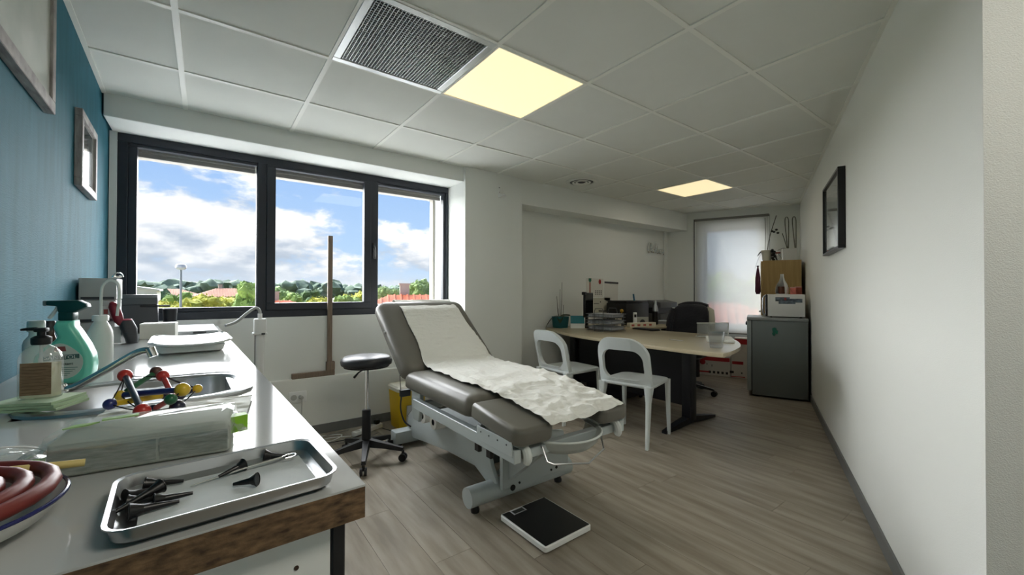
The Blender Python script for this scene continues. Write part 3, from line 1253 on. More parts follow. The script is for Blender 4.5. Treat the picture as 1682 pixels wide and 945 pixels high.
for k in range(5):
    bm = newbm()
    wq = .033 - k * .005
    box(bm, -wq + .002, wq + .002, -.0277, -.0270, .044 - k * .005, .0455 - k * .005)
    ob('print_line', bm, mat('print_green', (70, 120, 110), .7), lb, smooth=False)
bm = newbm()
prism(bm, [(-.012, .088), (.012, .088), (.010, .101), (-.010, .101)], -.0278, -.0268, 'y')
ob('label_crest', bm, mat('crest_red', (150, 84, 84), .7), lb, smooth=False)
bm = newbm()
box(bm, -.011, .019, -.015, .015, .168, .190, .003, 2)
prism(bm, [(-.011, .189), (.019, .189), (.046, .204), (.044, .212), (.026, .222), (-.034, .221), (-.034, .208), (-.014, .206)], -.014, .014, 'y', .003, 2)
ob('trigger_head', bm, m_dgreen, t)
bm = newbm()
tube(bm, [(-.015, 0, .208), (-.020, 0, .196), (-.029, 0, .180), (-.033, 0, .174)], .0045, 8, 4)
ob('trigger', bm, sheet_mat('milky_trigger', (222, 226, 222), .3, .05), t)
bm = newbm()
box(bm, -.043, -.034, -.009, .009, .207, .221, .002, 1)
ob('nozzle', bm, mat('nozzle_grey', (120, 136, 138), .4), t)

# ---- small bottles between soap and spray
def bottle(name, label, loc, r, h, m, cap, ch, cr, cat='bottle'):
    t = thing(name, label, cat, loc)
    bm = newbm()
    lathe(bm, [(0, 0), (r, 0), (r, h * .72), (r * .9, h * .80), (cr * .8, h * .9), (cr * .8, h), (0, h)], 20)
    ob('bottle', bm, m, t)
    bm = newbm()
    lathe(bm, [(0, h - .002), (cr, h - .002), (cr, h + ch - .003), (cr - .002, h + ch), (0, h + ch)], 18)
    ob('cap', bm, cap, t)
    return t


bottle('white_bottle', 'white bottle with a wide white cap behind the soap dispenser', (-.378, 1.72, .9006), .026, .135, mat('off_white_bottle', (206, 210, 210), .4), mat('cap_grey_white', (196, 202, 200), .5), .028, .018)
bottle('medicine_bottle', 'small bottle with a black cap behind the spray bottle', (-.366, 1.79, .9006), .015, .132, mat('amber_glass', (70, 52, 44), .15), m_black, .026, .012)
bottle('clear_bottle', 'clear glass bottle with a white cap behind the spray bottle', (-.350, 1.85, .9006), .017, .130, sheet_mat('clear_glass_bottle', (190, 200, 200), .5, .12), m_white, .012, .012)

# ---- wash bottle with swan-neck tube
m_milk = mat('milky_plastic', (222, 225, 222), .4, trans=.15)
t = thing('wash_bottle', 'milky white wash bottle with a bent swan-neck tube', 'bottle', (-.270, 1.86, .9006), R(-10))
bm = newbm()
lathe(bm, [(0, 0), (.029, 0), (.031, .004), (.031, .10), (.029, .118), (.023, .134), (.016, .148), (.015, .156), (0, .156)], 24)
ob('bottle', bm, m_milk, t)
bm = newbm()
lathe(bm, [(0, .150), (.020, .150), (.020, .165), (.018, .168), (0, .168)], 20)
ob('cap', bm, m_white, t)
bm = newbm()
tube(bm, [(0, 0, .166), (.001, 0, .23), (.004, 0, .262), (.018, 0, .280), (.036, 0, .276), (.044, 0, .258), (.045, 0, .22), (.042, 0, .185), (.040, 0, .165)], .0042, 8, 4)
ob('tube', bm, m_milk, t)

# ---- stack of glove boxes in the corner
m_gbox = mat('grey_carton', (172, 174, 172), .7)
m_gbox2 = mat('grey_white_carton', (190, 193, 192), .7)
for k, (lab, mm_, z0) in enumerate((('grey glove box at the bottom of the stack by the teal wall', m_gbox2, .9006), ('grey glove box with a red picture, in the middle of the stack', m_gbox2, 1.0025), ('grey glove box on top of the stack by the teal wall', m_gbox, 1.1045))):
    t = thing('glove_box', lab, 'box', (-.404 + .002 * k, 2.78, z0), CA, 'glove boxes stacked by the teal wall')
    bm = newbm()
    box(bm, -.062, .062, -.12, .12, 0, .100, .002, 1)
    ob('carton', bm, mm_, t, smooth=False)
    bm = newbm()
    box(bm, -.055, .055, -.1212, -.1199, .002, .014)
    ob('dark_band', bm, m_dark, t, smooth=False)
    bm = newbm()
    pts = [(.026 * math.cos(2 * PI * q / 20), .045 * math.sin(2 * PI * q / 20)) for q in range(20)]
    prism(bm, [(.0, .0)] and [(x_, z_ + 0) for x_, z_ in pts], .0995, .1008, 'z')
    ob('opening', bm, m_dark, t, smooth=False)
    if k == 1:
        bm = newbm()
        box(bm, .018, .050, -.1214, -.1199, .030, .072)
        pc = ob('picture_patch', bm, m_white, t, smooth=False)
        bm = newbm()
        box(bm, .022, .036, -.1218, -.1213, .036, .058)
        ob('red_patch', bm, mat('patch_red', (176, 96, 88), .7), pc, smooth=False)
t = thing('chrome_clip', 'small chrome clip on top of the stacked glove boxes', 'clip', (-.338, 2.70, 1.2062), R(20))
bm = newbm()
box(bm, -.016, .016, -.012, .012, 0, .012, .003, 2)
ob('jaw', bm, m_chrome, t)
bm = newbm()
tube(bm, [(-.012, 0, .010), (.0, 0, .026), (.016, 0, .022), (.022, 0, .006)], .003, 8, 3)
ob('lever', bm, m_chrome, t)
bm = newbm()
box(bm, -.022, .022, -.0008, .0008, 0, .078)
tag(ob('paper_tag', bm, m_paper, loc=(-.338, 2.652, .902), rot=(R(4), 0, 0), smooth=False), 'white paper tag standing against the glove boxes', 'tag')

# ---- handheld thermometer in its cradle
t = thing('thermometer', 'dark handheld thermometer with red trim standing in its cradle', 'thermometer', (-.275, 2.63, .9006), R(15))
bm = newbm()
loft(bm, [at_z(rrect(.020, .022, .014, 4), .0), at_z(rrect(.022, .024, .016, 4, -.002), .02), at_z(rrect(.030, .026, .02, 4, -.012), .07), at_z(rrect(.026, .022, .018, 4, -.022), .105), at_z(rrect(.022, .018, .015, 4, -.024), .110)])
ob('cradle', bm, m_dark, t)
bm = newbm()
tube(bm, [(x_, y_, .111 + .0) for x_, y_ in rrect(.021, .017, .014, 4, -.024)], .0035, 8, 0, True)
ob('red_rim', bm, mat('crimson_plastic', (172, 40, 70), .35), t)
bm = newbm()
loft(bm, [[(x_ * q - .060 + dx, y_ * q, z_) for x_, y_ in rrect(.020, .024, .016, 4)] for q, dx, z_ in ((.5, .022, .085), (.9, .014, .105), (1., .006, .140), (.95, -.002, .170), (.6, -.006, .190), (.2, -.008, .196))])
ob('probe_head', bm, mat('dark_red_plastic', (128, 30, 44), .3), t)

# ---- black label printer, cup
t = thing('label_printer', 'black desktop printer in the corner under the window frame', 'printer', (-.330, 3.33, .9006), R(3))
bm = newbm()
box(bm, -.105, .100, -.09, .10, 0, .165, .008, 2)
ob('body', bm, m_dark, t)
bm = newbm()
prism(bm, [(-.09, .165), (.10, .165), (.10, .20), (.06, .222), (-.07, .222), (-.09, .205)], -.104, .099, 'x', .006, 2)
ob('lid', bm, mat('printer_lid', (72, 76, 78), .4), t)
bm = newbm()
box(bm, .02, .155, -.095, -.075, .150, .160, .002, 1)
ob('paper_guide', bm, m_black, t, smooth=False)
t = thing('desk_cup', 'black cup beside the corner printer', 'cup', (-.172, 3.30, .9006), 0)
bm = newbm()
lathe(bm, [(0, 0), (.030, 0), (.036, .135), (.033, .135), (.028, .006), (0, .006)], 20)
ob('cup_wall', bm, m_black, t)
# ---- white carton, grey flat box
t = thing('small_carton', 'small white carton behind the baby scale', 'box', (-.19, 2.84, .9006), R(-4))
bm = newbm()
box(bm, -.070, .070, -.055, .055, 0, .078, .001, 1)
ob('carton', bm, mat('carton_white', (206, 206, 196), .7), t, smooth=False)
bm = newbm()
box(bm, -.0702, .0702, -.0556, .0552, .071, .0786, .001, 1)
ob('carton_lid', bm, m_paper, t, smooth=False)
t = thing('flat_case', 'flat light grey case on the worktop by the window wall', 'case', (-.03, 3.2, .9006), R(1.5))
bm = newbm()
box(bm, -.12, .085, -.28, .25, 0, .022, .004, 2)
ob('case_shell', bm, mat('case_grey', (178, 182, 188), .3), t)
bm = newbm()
box(bm, -.03, .03, -.2825, -.2795, .007, .015, .001, 1)
ob('latch', bm, m_dark, t)

# ---- baby scale
t = thing('baby_scale', 'white baby scale with a curved tray on the worktop', 'scale', (-.045, 2.235, .9006), R(2))
bm = newbm()
loft(bm, [at_z(rrect(.095, .15, .03), .0), at_z(rrect(.105, .165, .035), .006), at_z(rrect(.11, .17, .035), .028), at_z(rrect(.10, .16, .035), .034)])
ob('base', bm, m_white, t)
bm = newbm()
nx, ny = 16, 18


def tray_z(i, j):
    a, b = 2 * i - 1, 2 * j - 1
    return .034 + .013 * abs(a) ** 2.4 + .006 * abs(b) ** 5


wavy_sheet(bm, -.135, .135, -.205, .205, nx, ny, tray_z, .006)
for v in bm.verts:                       # round the corners of the tray
    a, b = abs(v.co.x) / .135, abs(v.co.y) / .205
    if a > .6 and b > .6:
        k = ((a - .6) ** 2 + (b - .6) ** 2) ** .5 / .4
        if k > 1:
            v.co.x = math.copysign((.6 + (a - .6) / k) * .135, v.co.x)
            v.co.y = math.copysign((.6 + (b - .6) / k) * .205, v.co.y)
ob('tray', bm, mat('gloss_white', (228, 230, 230), .15), t, ang=60)

# ---- loose paper sheet by the sink
m_tissue = mat('tissue_paper', (214, 216, 210), .7, bump=.35, bscale=34., bstretch=(1, 2.2, 1), bdist=.004)
bm = newbm()
wavy_sheet(bm, -.125, .125, -.085, .085, 40, 28, lambda i, j: .006 + .0035 * noise.noise(Vector((i * 5, j * 9, 1))) + .002 * noise.noise(Vector((i * 14, j * 20, 4))), .0006)
tag(ob('paper_sheet', bm, m_tissue, loc=(-.045, 1.065, .9015), rot=(0, 0, R(-8))), 'crumpled white paper sheet beside the sink', 'paper')

# ---- rod-and-ball toy
TOY = [('red', -.13, 1.15, .975, .0125), ('brown', -.083, 1.17, .974, .0118), ('red', -.069, 1.12, .972, .0114), ('yellow', -.131, 1.1, .945, .0095), ('blue', -.139, 1.05, .94, .0101),
       ('red', -.089, .99, .933, .0131), ('yellow', -.034, 1.03, .956, .0131), ('yellow', -.011, 1.07, .947, .0088), ('green', -.05, 1.0, .946, .0103), ('navy', -.077, 1.04, .9225, .0093),
       ('navy', -.041, 1.02, .9262, .0129), ('navy', -.038, 1.08, .935, .0087), ('navy', -.065, 1.1, .935, .0075)]
TC = {'red': (186, 48, 40), 'brown': (84, 52, 44), 'yellow': (214, 178, 44), 'blue': (32, 40, 104), 'green': (22, 92, 56), 'navy': (24, 27, 52)}
t = thing('rod_and_ball_toy', 'wooden rod-and-ball stretch toy in bright colours by the sink', 'toy', (-.075, 1.07, .908))
O = Vector((-.075, 1.07, .908))
P = []
for c, x_, y_, z_, r_ in TOY:
    p = Vector((x_, y_, z_)) - O
    P.append(p)
    bm = newbm()
    ball(bm, p, r_, 16, 10)
    ob('ball', bm, mat('toy_' + c, TC[c], .35, coat=.4), t)
for a, b, c, r_ in ((0, 5, 'navy', .0055), (3, 6, 'blue', .0058), (4, 12, 'yellow', .0055), (2, 10, 'red', .0052), (1, 3, 'green', .0052), (8, 9, 'red', .005), (7, 11, 'navy', .004)):
    bm = newbm()
    cyl(bm, P[a], P[b], r_, n=12)
    ob('rod', bm, mat('toy_' + c, TC[c]), t)
m_elastic = mat('elastic_cord', (28, 26, 30), .8)
for a, b in ((0, 3), (0, 2), (0, 4), (4, 5), (3, 5), (5, 10), (2, 7), (7, 10), (6, 8), (4, 12), (1, 7), (9, 5)):
    bm = newbm()
    mid = (P[a] + P[b]) / 2 - Vector((0, 0, .002))
    tube(bm, [P[a], mid, P[b]], .0011, 6)
    ob('elastic', bm, m_elastic, t)

# ---- wrapped pack of compresses
m_film = sheet_mat('clear_film', (220, 226, 220), .80, .10, .05, .2)
t = thing('compress_pack', 'film-wrapped pack of white compresses with green ends', 'pack', (-.062, .835, .9006), R(-5.5))
bm = newbm()
loft(bm, [at_z(rrect(.098, .050, .006, 3), .001), at_z(rrect(.100, .052, .006, 3), .004), at_z(rrect(.099, .050, .006, 3), .044), at_z(rrect(.095, .046, .006, 3), .047)])
ob('compresses', bm, mat('compress_white', (172, 178, 168), .9, bump=.8, bscale=120., bstretch=(.2, .2, 3), var=.05, vscale=60., vstretch=(.2, .2, 4)), t)
for k, (a, b, z0) in enumerate(((-.097, .012, .006), (.016, .097, .006))):
    bm = newbm()
    box(bm, a, b, -.0530, -.0522, z0, z0 + .030)
    pn = ob('print_panel', bm, mat('print_panel_grey', (96, 104, 100), .8, c2=(150, 158, 150), vscale=150., vstretch=(.3, 1, 2)), t, smooth=False)
bm = newbm()
loft(bm, [[(x_ * q + .004 * noise.noise(Vector((x_ * 40, y_ * 40, z_ * 50))), y_ * q2 + .003 * noise.noise(Vector((x_ * 50, z_ * 60, 5))), z_ + .004 * noise.noise(Vector((x_ * 60, y_ * 60, 2)))) for x_, y_ in rrect(.104, .056, .010, 8)] for q, q2, z_ in ((1.0, 1.0, .0055), (1.01, 1.02, .020), (1.01, 1.0, .040), (1.0, .94, .052), (.85, .6, .056))])
ob('film', bm, m_film, t)
m_lime = mat('lime_green', (132, 186, 44), .5)
for q, (pts) in enumerate(([(.098, -.02), (.122, -.012), (.118, .006), (.100, .002)], [(-.10, .006), (-.075, .014), (-.066, .026), (-.092, .022)], [(-.126, -.044), (-.102, -.040), (-.106, -.026), (-.128, -.030)], [(-.062, .018), (-.022, .026), (-.024, .038), (-.064, .030)])):
    bm = newbm()
    h = (.018, .050, .022, .0535)[q]
    prism(bm, pts, h, h + (.026 if q == 0 else .002), 'z')
    ob('green_print', bm, m_lime, t, smooth=False)
bm = newbm()
wavy_sheet(bm, -.145, -.098, -.05, .04, 12, 14, lambda i, j: .016 + .026 * i + .008 * noise.noise(Vector((i * 5, j * 6, 3))), .0005)
ob('film_end', bm, m_film, t)
bm = newbm()
wavy_sheet(bm, .098, .126, -.05, .05, 8, 14, lambda i, j: .040 - .020 * i + .010 * noise.noise(Vector((i * 5, j * 6, 9))), .0005)
ob('film_end', bm, m_film, t)

# ---- clear plastic pouch at the far left
t = thing('plastic_pouch', 'clear plastic pouch with a white card at the left edge of the photo', 'pouch', (-.285, .885, .9006), R(20))
bm = newbm()
wavy_sheet(bm, -.07, .095, -.06, .06, 24, 18, lambda i, j: .024 + .010 * noise.noise(Vector((i * 3, j * 4, 6))) + .006 * noise.noise(Vector((i * 9, j * 9, 2))) - .018 * max(0, 2 * i - 1), .0006)
ob('film', bm, m_film, t)
bm = newbm()
box(bm, -.055, .03, -.045, .045, 0, .010, .001, 1)
ob('card', bm, m_paper, t, smooth=False)
bm = newbm()
tube(bm, [(.01, -.05, .034), (.05, -.045, .036), (.085, -.05, .026), (.10, -.062, .012)], .0014, 6, 5)
ob('drawstring', bm, mat('string_white', (226, 226, 226), .6), t)

# ---- bowl with coiled red tubing
t = thing('round_dish', 'white dish with a dark blue rim at the left edge of the photo', 'dish', (-.225, .655, .9006))
bm = newbm()
lathe(bm, [(0, 0), (.062, 0), (.092, .012), (.104, .028), (.1055, .030), (.103, .0315), (.088, .016), (.058, .005), (0, .005)], 48)
ob('dish_body', bm, mat('enamel_white', (214, 214, 210), .2), t)
bm = newbm()
tube(bm, [(.1045 * math.cos(2 * PI * k / 48), .1045 * math.sin(2 * PI * k / 48), .0305) for k in range(48)], .0022, 8, 0, True)
ob('rim', bm, mat('enamel_blue', (30, 34, 92), .2), t)
m_rub = mat('red_rubber', (118, 46, 40), .45, c2=(96, 36, 32), vscale=18.)
t = thing('rubber_tubing', 'coil of thick red rubber tubing lying in the white dish', 'tubing', (-.225, .655, .9320))
bm = newbm()
pts = []
for k in range(76):
    a = -.9 + 2 * PI * k / 24
    r_ = .095 - .021 * (k / 25) + .002 * math.sin(a * 3)
    pts.append((r_ * math.cos(a), r_ * math.sin(a), .0085 + .0050 * math.sin(a * .5 + .4) ** 2 + .004 * (k / 76)))
tube(bm, pts, .0078, 12)
ob('tube', bm, m_rub, t)
bm = newbm()
cyl(bm, (.000, .052, .018), (.026, .050, .018), .0065, n=14)
ob('white_connector', bm, m_white, t)
bm = newbm()
cyl(bm, (.026, .050, .018), (.108, .066, .006), .0050, .0045, 12)
ob('beige_tip', bm, mat('latex_beige', (206, 186, 116), .5), t)

# ---- instrument tray
t = thing('instrument_tray', 'rectangular stainless steel instrument tray at the front of the worktop', 'tray', (.0265, .620, .9006), R(3.2))
HXT, HYT = .106, .078
bm = newbm()
loft(bm, [at_z(rrect(HXT - .010, HYT - .010, .018), .001), at_z(rrect(HXT - .003, HYT - .003, .020), .006), at_z(rrect(HXT, HYT, .022), .020), at_z(rrect(HXT + .003, HYT + .003, .024), .0215), at_z(rrect(HXT + .003, HYT + .003, .024), .0200)][::-1], False, False)
loft(bm, [at_z(rrect(HXT + .003, HYT + .003, .024), .0215), at_z(rrect(HXT - .0012, HYT - .0012, .021), .0205), at_z(rrect(HXT - .0045, HYT - .0045, .019), .0075), at_z(rrect(HXT - .012, HYT - .012, .017), .0025)], False, True)
loft(bm, [at_z(rrect(HXT - .010, HYT - .010, .018), .0008), at_z(rrect(HXT - .012, HYT - .012, .016), .0006)], False, True)
ob('tray_shell', bm, m_steel, t)
bm = newbm()
wavy_sheet(bm, -.084, .090, -.058, .058, 30, 20, lambda i, j: .0042 + .0007 * noise.noise(Vector((i * 8, j * 12, 3))), .0004)
tag(ob('tray_liner', bm, mat('liner_paper', (196, 202, 204), .7, bump=.3, bscale=40.), loc=(.0265, .620, .9008), rot=(0, 0, R(3.2))), 'white paper liner in the steel tray', 'paper')

m_spec = mat('black_speculum', (14, 14, 17), .35)
SPEC = [  # wide end, tip, which one
    ((-.057, .673, .9125), (-.020, .668, .9085), 'black ear speculum lying alone at the back left of the steel tray', .0082),
    ((-.072, .648, .9120), (-.046, .664, .9085), 'black ear speculum leaning on the left side of the steel tray', .0078),
    ((-.040, .640, .9185), (-.078, .612, .9100), 'black ear speculum lying on top of the heap in the steel tray', .0080),
    ((-.064, .600, .9125), (-.022, .607, .9085), 'black ear speculum nearest the front rim of the steel tray', .0085),
    ((-.068, .632, .9115), (-.030, .628, .9080), 'black ear speculum at the bottom of the heap in the steel tray', .0070),
    ((-.045, .618, .9115), (-.010, .622, .9085), 'black ear speculum pointing right out of the heap in the tray', .0075),
    ((.054, .608, .9125), (.030, .620, .9085), 'short black ear speculum lying alone in the middle of the steel tray', .0080),
    ((.044, .668, .9135), (.016, .655, .9090), 'black ear speculum threaded on the steel probe, left one', .0078),
    ((.070, .684, .9140), (.098, .676, .9090), 'black ear speculum threaded on the steel probe, right one', .0082),
]
for a, b, lab, r_ in SPEC:
    t = thing('ear_speculum', lab, 'speculum', a, 0, 'ear specula in the steel tray')
    A, B = Vector((0, 0, 0)), Vector(b) - Vector(a)
    bm = newbm()
    M_ = A + B * .28
    cyl(bm, A, M_, r_, r_ * .55, 16)
    cyl(bm, M_, B, r_ * .55, .0019, 14)
    ob('cone', bm, m_spec, t)
    bm = newbm()
    x_, y_ = _frame(B)
    tube(bm, [A + (x_ * math.cos(2 * PI * k / 18) + y_ * math.sin(2 * PI * k / 18)) * r_ for k in range(18)], .0007, 6, 0, True)
    ob('rim', bm, m_spec, t)
t = thing('ear_probe', 'thin steel ear probe with a wire loop end in the tray', 'instrument', (.045, .662, .9085), 0)
bm = newbm()
tube(bm, [(-.058, -.012, -.002), (-.02, -.004, .0005), (.0, 0, .002), (.045, .008, .003)], [.0006, .0012, .0016, .0016], 8)
ob('shaft', bm, m_chrome, t)
bm = newbm()
tube(bm, [(.045, .008, .003), (.054, .014, .003), (.062, .011, .003), (.060, .002, .003), (.048, .0, .003)], .0011, 6, 4)
ob('wire_loop', bm, m_chrome, t)

# ================================================================== examination couch
m_vinyl = mat('taupe_vinyl', (104, 102, 94), .36, bump=.05, bscale=240., var=.02, spec=.3)
m_cream = mat('painted_steel', (178, 186, 186), .38)
m_cream2 = mat('pale_plastic', (206, 210, 206), .45)
BX, BY = 1.345, 2.10
bed = thing('examination_couch', 'grey padded examination couch with raised backrest on a pale steel base', 'couch', (BX, BY, 0))


def pad(bm, hx, y0, y1, z0, z1, r=.05, cx=0.):
    cy, hy = (y0 + y1) / 2, (y1 - y0) / 2
    T = z1 - z0
    loops = []
    for ins, f in ((.030, 0), (.008, .04), (0, .16), (0, .50), (.005, .70), (.016, .86), (.034, .96), (.060, 1.0), (.11, 1.02), (.2, 1.03)):
        loops.append(at_z(rrect(hx - ins, hy - ins, max(.012, r - ins * .35), 6, cx, cy), z0 + T * f))
    loft(bm, loops)


bm = newbm()
pad(bm, .352, 1.668 - BY, 2.47 - BY, .548, .648)
ob('seat_pad', bm, m_vinyl, bed, ang=60)
bm = newbm()
pad(bm, .352, 0, .725, 0, .095, .07)
ob('backrest_pad', bm, m_vinyl, bed, loc=(0, 2.485 - BY, .568), rot=(R(37.5), 0, 0), ang=60)
# foot section with its half-round cut-out
foot = bpy.data.objects.new('foot_section', None)
col.objects.link(foot)
foot.parent = bed
foot.location = (0, 1.655 - BY, .598)
foot.rotation_euler = (R(6.5), 0, 0)
pts = []
Lf = .365
for c in ((-.352, -.03, 180, 90, .03), ):
    pass
pts += [(-.352, -.012), (-.340, 0), (.340, 0), (.352, -.012)]
pts += [(.352 - .05 + .05 * math.cos(a), -Lf + .05 + .05 * math.sin(a)) for a in [R(-q) for q in range(0, 91, 15)]]
pts += [(.185 + .035 * math.cos(a), -Lf + .035 + .035 * math.sin(a)) for a in [R(-90 - q) for q in range(0, 91, 18)]]
pts += [(.15 * math.cos(a), -.19 + .10 * math.sin(a)) for a in [R(q) for q in range(0, 181, 12)]]
pts += [(-.185 + .035 * math.cos(a), -Lf + .035 + .035 * math.sin(a)) for a in [R(q) for q in range(0, -91, -18)]]
pts += [(-.352 + .05 + .05 * math.cos(a), -Lf + .05 + .05 * math.sin(a)) for a in [R(-90 - q) for q in range(0, 91, 15)]]
bm = newbm()
prism(bm, pts, -.040, .036, 'z', .024, 5)
ob('foot_pad', bm, m_vinyl, foot, ang=50)
# rails, plates, brackets
for s_ in (-1, 1):
    bm = newbm()
    box(bm, s_ * .327 - .018, s_ * .327 + .018, 1.325 - BY, 2.33 - BY, .450, .505, .003, 1)
    ob('side_rail', bm, m_cream, bed, smooth=False)
    bm = newbm()
    box(bm, s_ * .348 - .003, s_ * .348 + .003, 1.335 - BY, 1.60 - BY, .478, .540, .001, 1)
    pl = ob('rail_plate', bm, m_cream, bed, smooth=False)
    for k in range(4):
        bm = newbm()
        cyl(bm, (s_ * .350, 1.37 - BY + k * .065, .520), (s_ * .3523, 1.37 - BY + k * .065, .520), .004, n=10)
        ob('rivet', bm, m_dark, pl)
    bm = newbm()
    prism(bm, [(2.33 - BY, .36), (2.40 - BY, .36), (2.43 - BY, .42), (2.43 - BY, .56), (2.30 - BY, .56), (2.30 - BY, .45)], s_ * .30 - .012, s_ * .30 + .012, 'x', .004, 1)
    ob('hinge_bracket', bm, m_cream, bed, smooth=False)
    bm = newbm()
    tube(bm, [(s_ * .285, 1.35 - BY, .505), (s_ * .285, 1.322 - BY, .495), (s_ * .285, 1.312 - BY, .468), (s_ * .285, 1.320 - BY, .450)], .019, 10, 4)
    ob('stirrup_clamp', bm, m_cream2, bed)
    bm = newbm()
    tube(bm, [(s_ * .285, 2.36 - BY, .545), (s_ * .285, 2.52 - BY, .63), (s_ * .285, 2.80 - BY, .80)], .012, 8)
    ob('backrest_strut', bm, m_black, bed)
for y_ in (1.36, 1.70, 2.28):
    bm = newbm()
    box(bm, -.287, .287, y_ - BY - .02, y_ - BY + .02, .45, .492, .003, 1)
    ob('cross_bar', bm, m_cream, bed, smooth=False)
bm = newbm()
box(bm, -.24, .24, 1.72 - BY, 2.4 - BY, .502, .548)
ob('under_frame', bm, m_dark, bed, smooth=False)
bm = newbm()
box(bm, -.345, -.325, 2.78 - BY, 2.80 - BY, .82, .88, .002, 1)
cyl(bm, (-.36, 2.79 - BY, .865), (-.32, 2.79 - BY, .865), .008, n=10)
ob('side_lever', bm, m_steel, bed)
# base: round front tube, square rear tube, lifting arms, shroud
OX = .075                           # the base sits a little to the right of the pads
bm = newbm()
cyl(bm, (1.09 - BX, 1.845 - BY, .082), (1.80 - BX, 1.845 - BY, .082), .052, n=24)
ob('front_foot_tube', bm, m_cream, bed)
for x_ in (1.135, 1.72):
    bm = newbm()
    lathe(bm, [(0, 0), (.022, 0), (.024, .012), (.016, .034), (0, .034)], 14, (x_ - BX, 1.84 - BY, .0005))
    ob('rubber_foot', bm, m_black, bed)
bm = newbm()
box(bm, 1.12 - BX, 1.74 - BX, 2.92 - BY, 3.02 - BY, .02, .112, .01, 2)
ob('rear_foot_tube', bm, m_cream, bed)
for x_ in (1.17, 1.70):
    bm = newbm()
    lathe(bm, [(0, 0), (.02, 0), (.02, .02), (0, .02)], 14, (x_ - BX, 2.97 - BY, .0005))
    ob('rubber_foot', bm, m_black, bed)
ARM = [(1.80, .13), (1.885, .10), (2.02, .15), (2.35, .13), (2.68, .09), (2.90, .06), (3.0, .12), (2.98, .21), (2.88, .29), (2.72, .33), (2.50, .31), (2.30, .30), (2.1, .33), (1.98, .36), (1.90, .30), (1.85, .20)]
for x_ in (1.255, 1.60):
    bm = newbm()
    prism(bm, [(a - BY, b) for a, b in ARM], x_ - BX - .012, x_ - BX + .012, 'x', .004, 2)
    ob('base_side_plate', bm, m_cream, bed)
bm = newbm()
box(bm, 1.267 - BX, 1.588 - BX, 2.0 - BY, 2.75 - BY, .14, .28)
ob('lift_housing', bm, mat('housing_grey', (128, 134, 134), .5), bed, smooth=False)
bm = newbm()
prism(bm, [(1.26 - BX, .10), (1.74 - BX, .10), (1.74 - BX, .20), (1.70 - BX, .33), (1.36 - BX, .40), (1.26 - BX, .40)], 1.77 - BY, 1.80 - BY, 'y', .006, 2)
sh = ob('front_shroud', bm, m_cream, bed)
for x_, z_, r_ in ((1.325, .10, .016), (1.37, .115, .006), (1.60, .125, .006), (1.64, .13, .008)):
    bm = newbm()
    cyl(bm, (x_ - BX, 1.768 - BY, z_), (x_ - BX, 1.764 - BY, z_), r_, n=16)
    ob('bolt', bm, m_black, sh)
bm = newbm()
prism(bm, [(1.78, .14), (1.90, .14), (1.55, .43), (1.42, .44)], 1.30 - BX, 1.34 - BX, 'x')
for v in bm.verts:
    v.co.y -= BY
ob('lift_arm', bm, m_cream, bed, smooth=False)
bm = newbm()
prism(bm, [(1.80, .14), (1.92, .14), (2.45, .42), (2.33, .44)], 1.42 - BX, 1.47 - BX, 'x')
for v in bm.verts:
    v.co.y -= BY
ob('lift_arm', bm, m_dark, bed, smooth=False)
for y_ in (1.56, 1.66):
    bm = newbm()
    box(bm, -.315, -.295, y_ - BY - .018, y_ - BY + .018, .395, .445, .002, 1)
    ob('clamp_block', bm, m_black, bed, smooth=False)
# wire holder under the bowl
bm = newbm()
tube(bm, [(-.185, 1.44 - BY, .50), (-.19, 1.33 - BY, .485), (-.19, 1.30 - BY, .435), (-.17, 1.28 - BY, .425), (-.03, 1.215 - BY, .418), (.10, 1.245 - BY, .440), (.17, 1.33 - BY, .490), (.18, 1.44 - BY, .505)], .004, 8, 0)
ob('wire_holder', bm, m_steel, bed)
# two spare paper rolls on the base
m_roll = mat('paper_roll', (224, 224, 218), .9)
for k, (y_, lab) in enumerate(((2.56, 'spare paper roll under the couch, the one nearer the window'), (2.40, 'spare paper roll under the couch, the one nearer the foot end'))):
    t = thing('paper_roll', lab, 'paper roll', (1.165, y_, .315), 0, 'paper rolls under the couch')
    bm = newbm()
    lathe(bm, [(.019, .0), (.046, .0), (.047, .002), (.047, .075), (.019, .075)], 28)
    bmesh.ops.rotate(bm, verts=bm.verts[:], matrix=Matrix.Rotation(R(90), 3, 'Y'))
    ob('paper', bm, m_roll, t)
    bm = newbm()
    lathe(bm, [(.019, .0), (.019, .05)], 20)
    lathe(bm, [(.0, .024), (.0185, .024)], 20)
    bmesh.ops.rotate(bm, verts=bm.verts[:], matrix=Matrix.Rotation(R(90), 3, 'Y'))
    ob('core', bm, m_dark, t)
# half-round drain bowl in the cut-out
t = thing('drain_bowl', 'milky half-round plastic bowl hung under the foot cut-out of the couch', 'bowl', (BX + .0, 1.44, .0))
bm = newbm()
m_bowl = sheet_mat('milky_bowl', (216, 220, 216), .30, .08, .15, .35)
lathe(bm, [(.03, .435), (.15, .445), (.178, .47), (.190, .503), (.198, .505), (.198, .500), (.194, .500), (.183, .468), (.154, .440), (.03, .430)], 30, (0, 0, 0), 1., 1.05, PI, 2 * PI)
ob('bowl_shell', bm, m_bowl, t, ang=60)
bm = newbm()
tube(bm, [(.198 * math.cos(a), .208 * math.sin(a), .503) for a in [PI + PI * k / 30 for k in range(31)]], .005, 8)
ob('rim', bm, m_cream2, t)

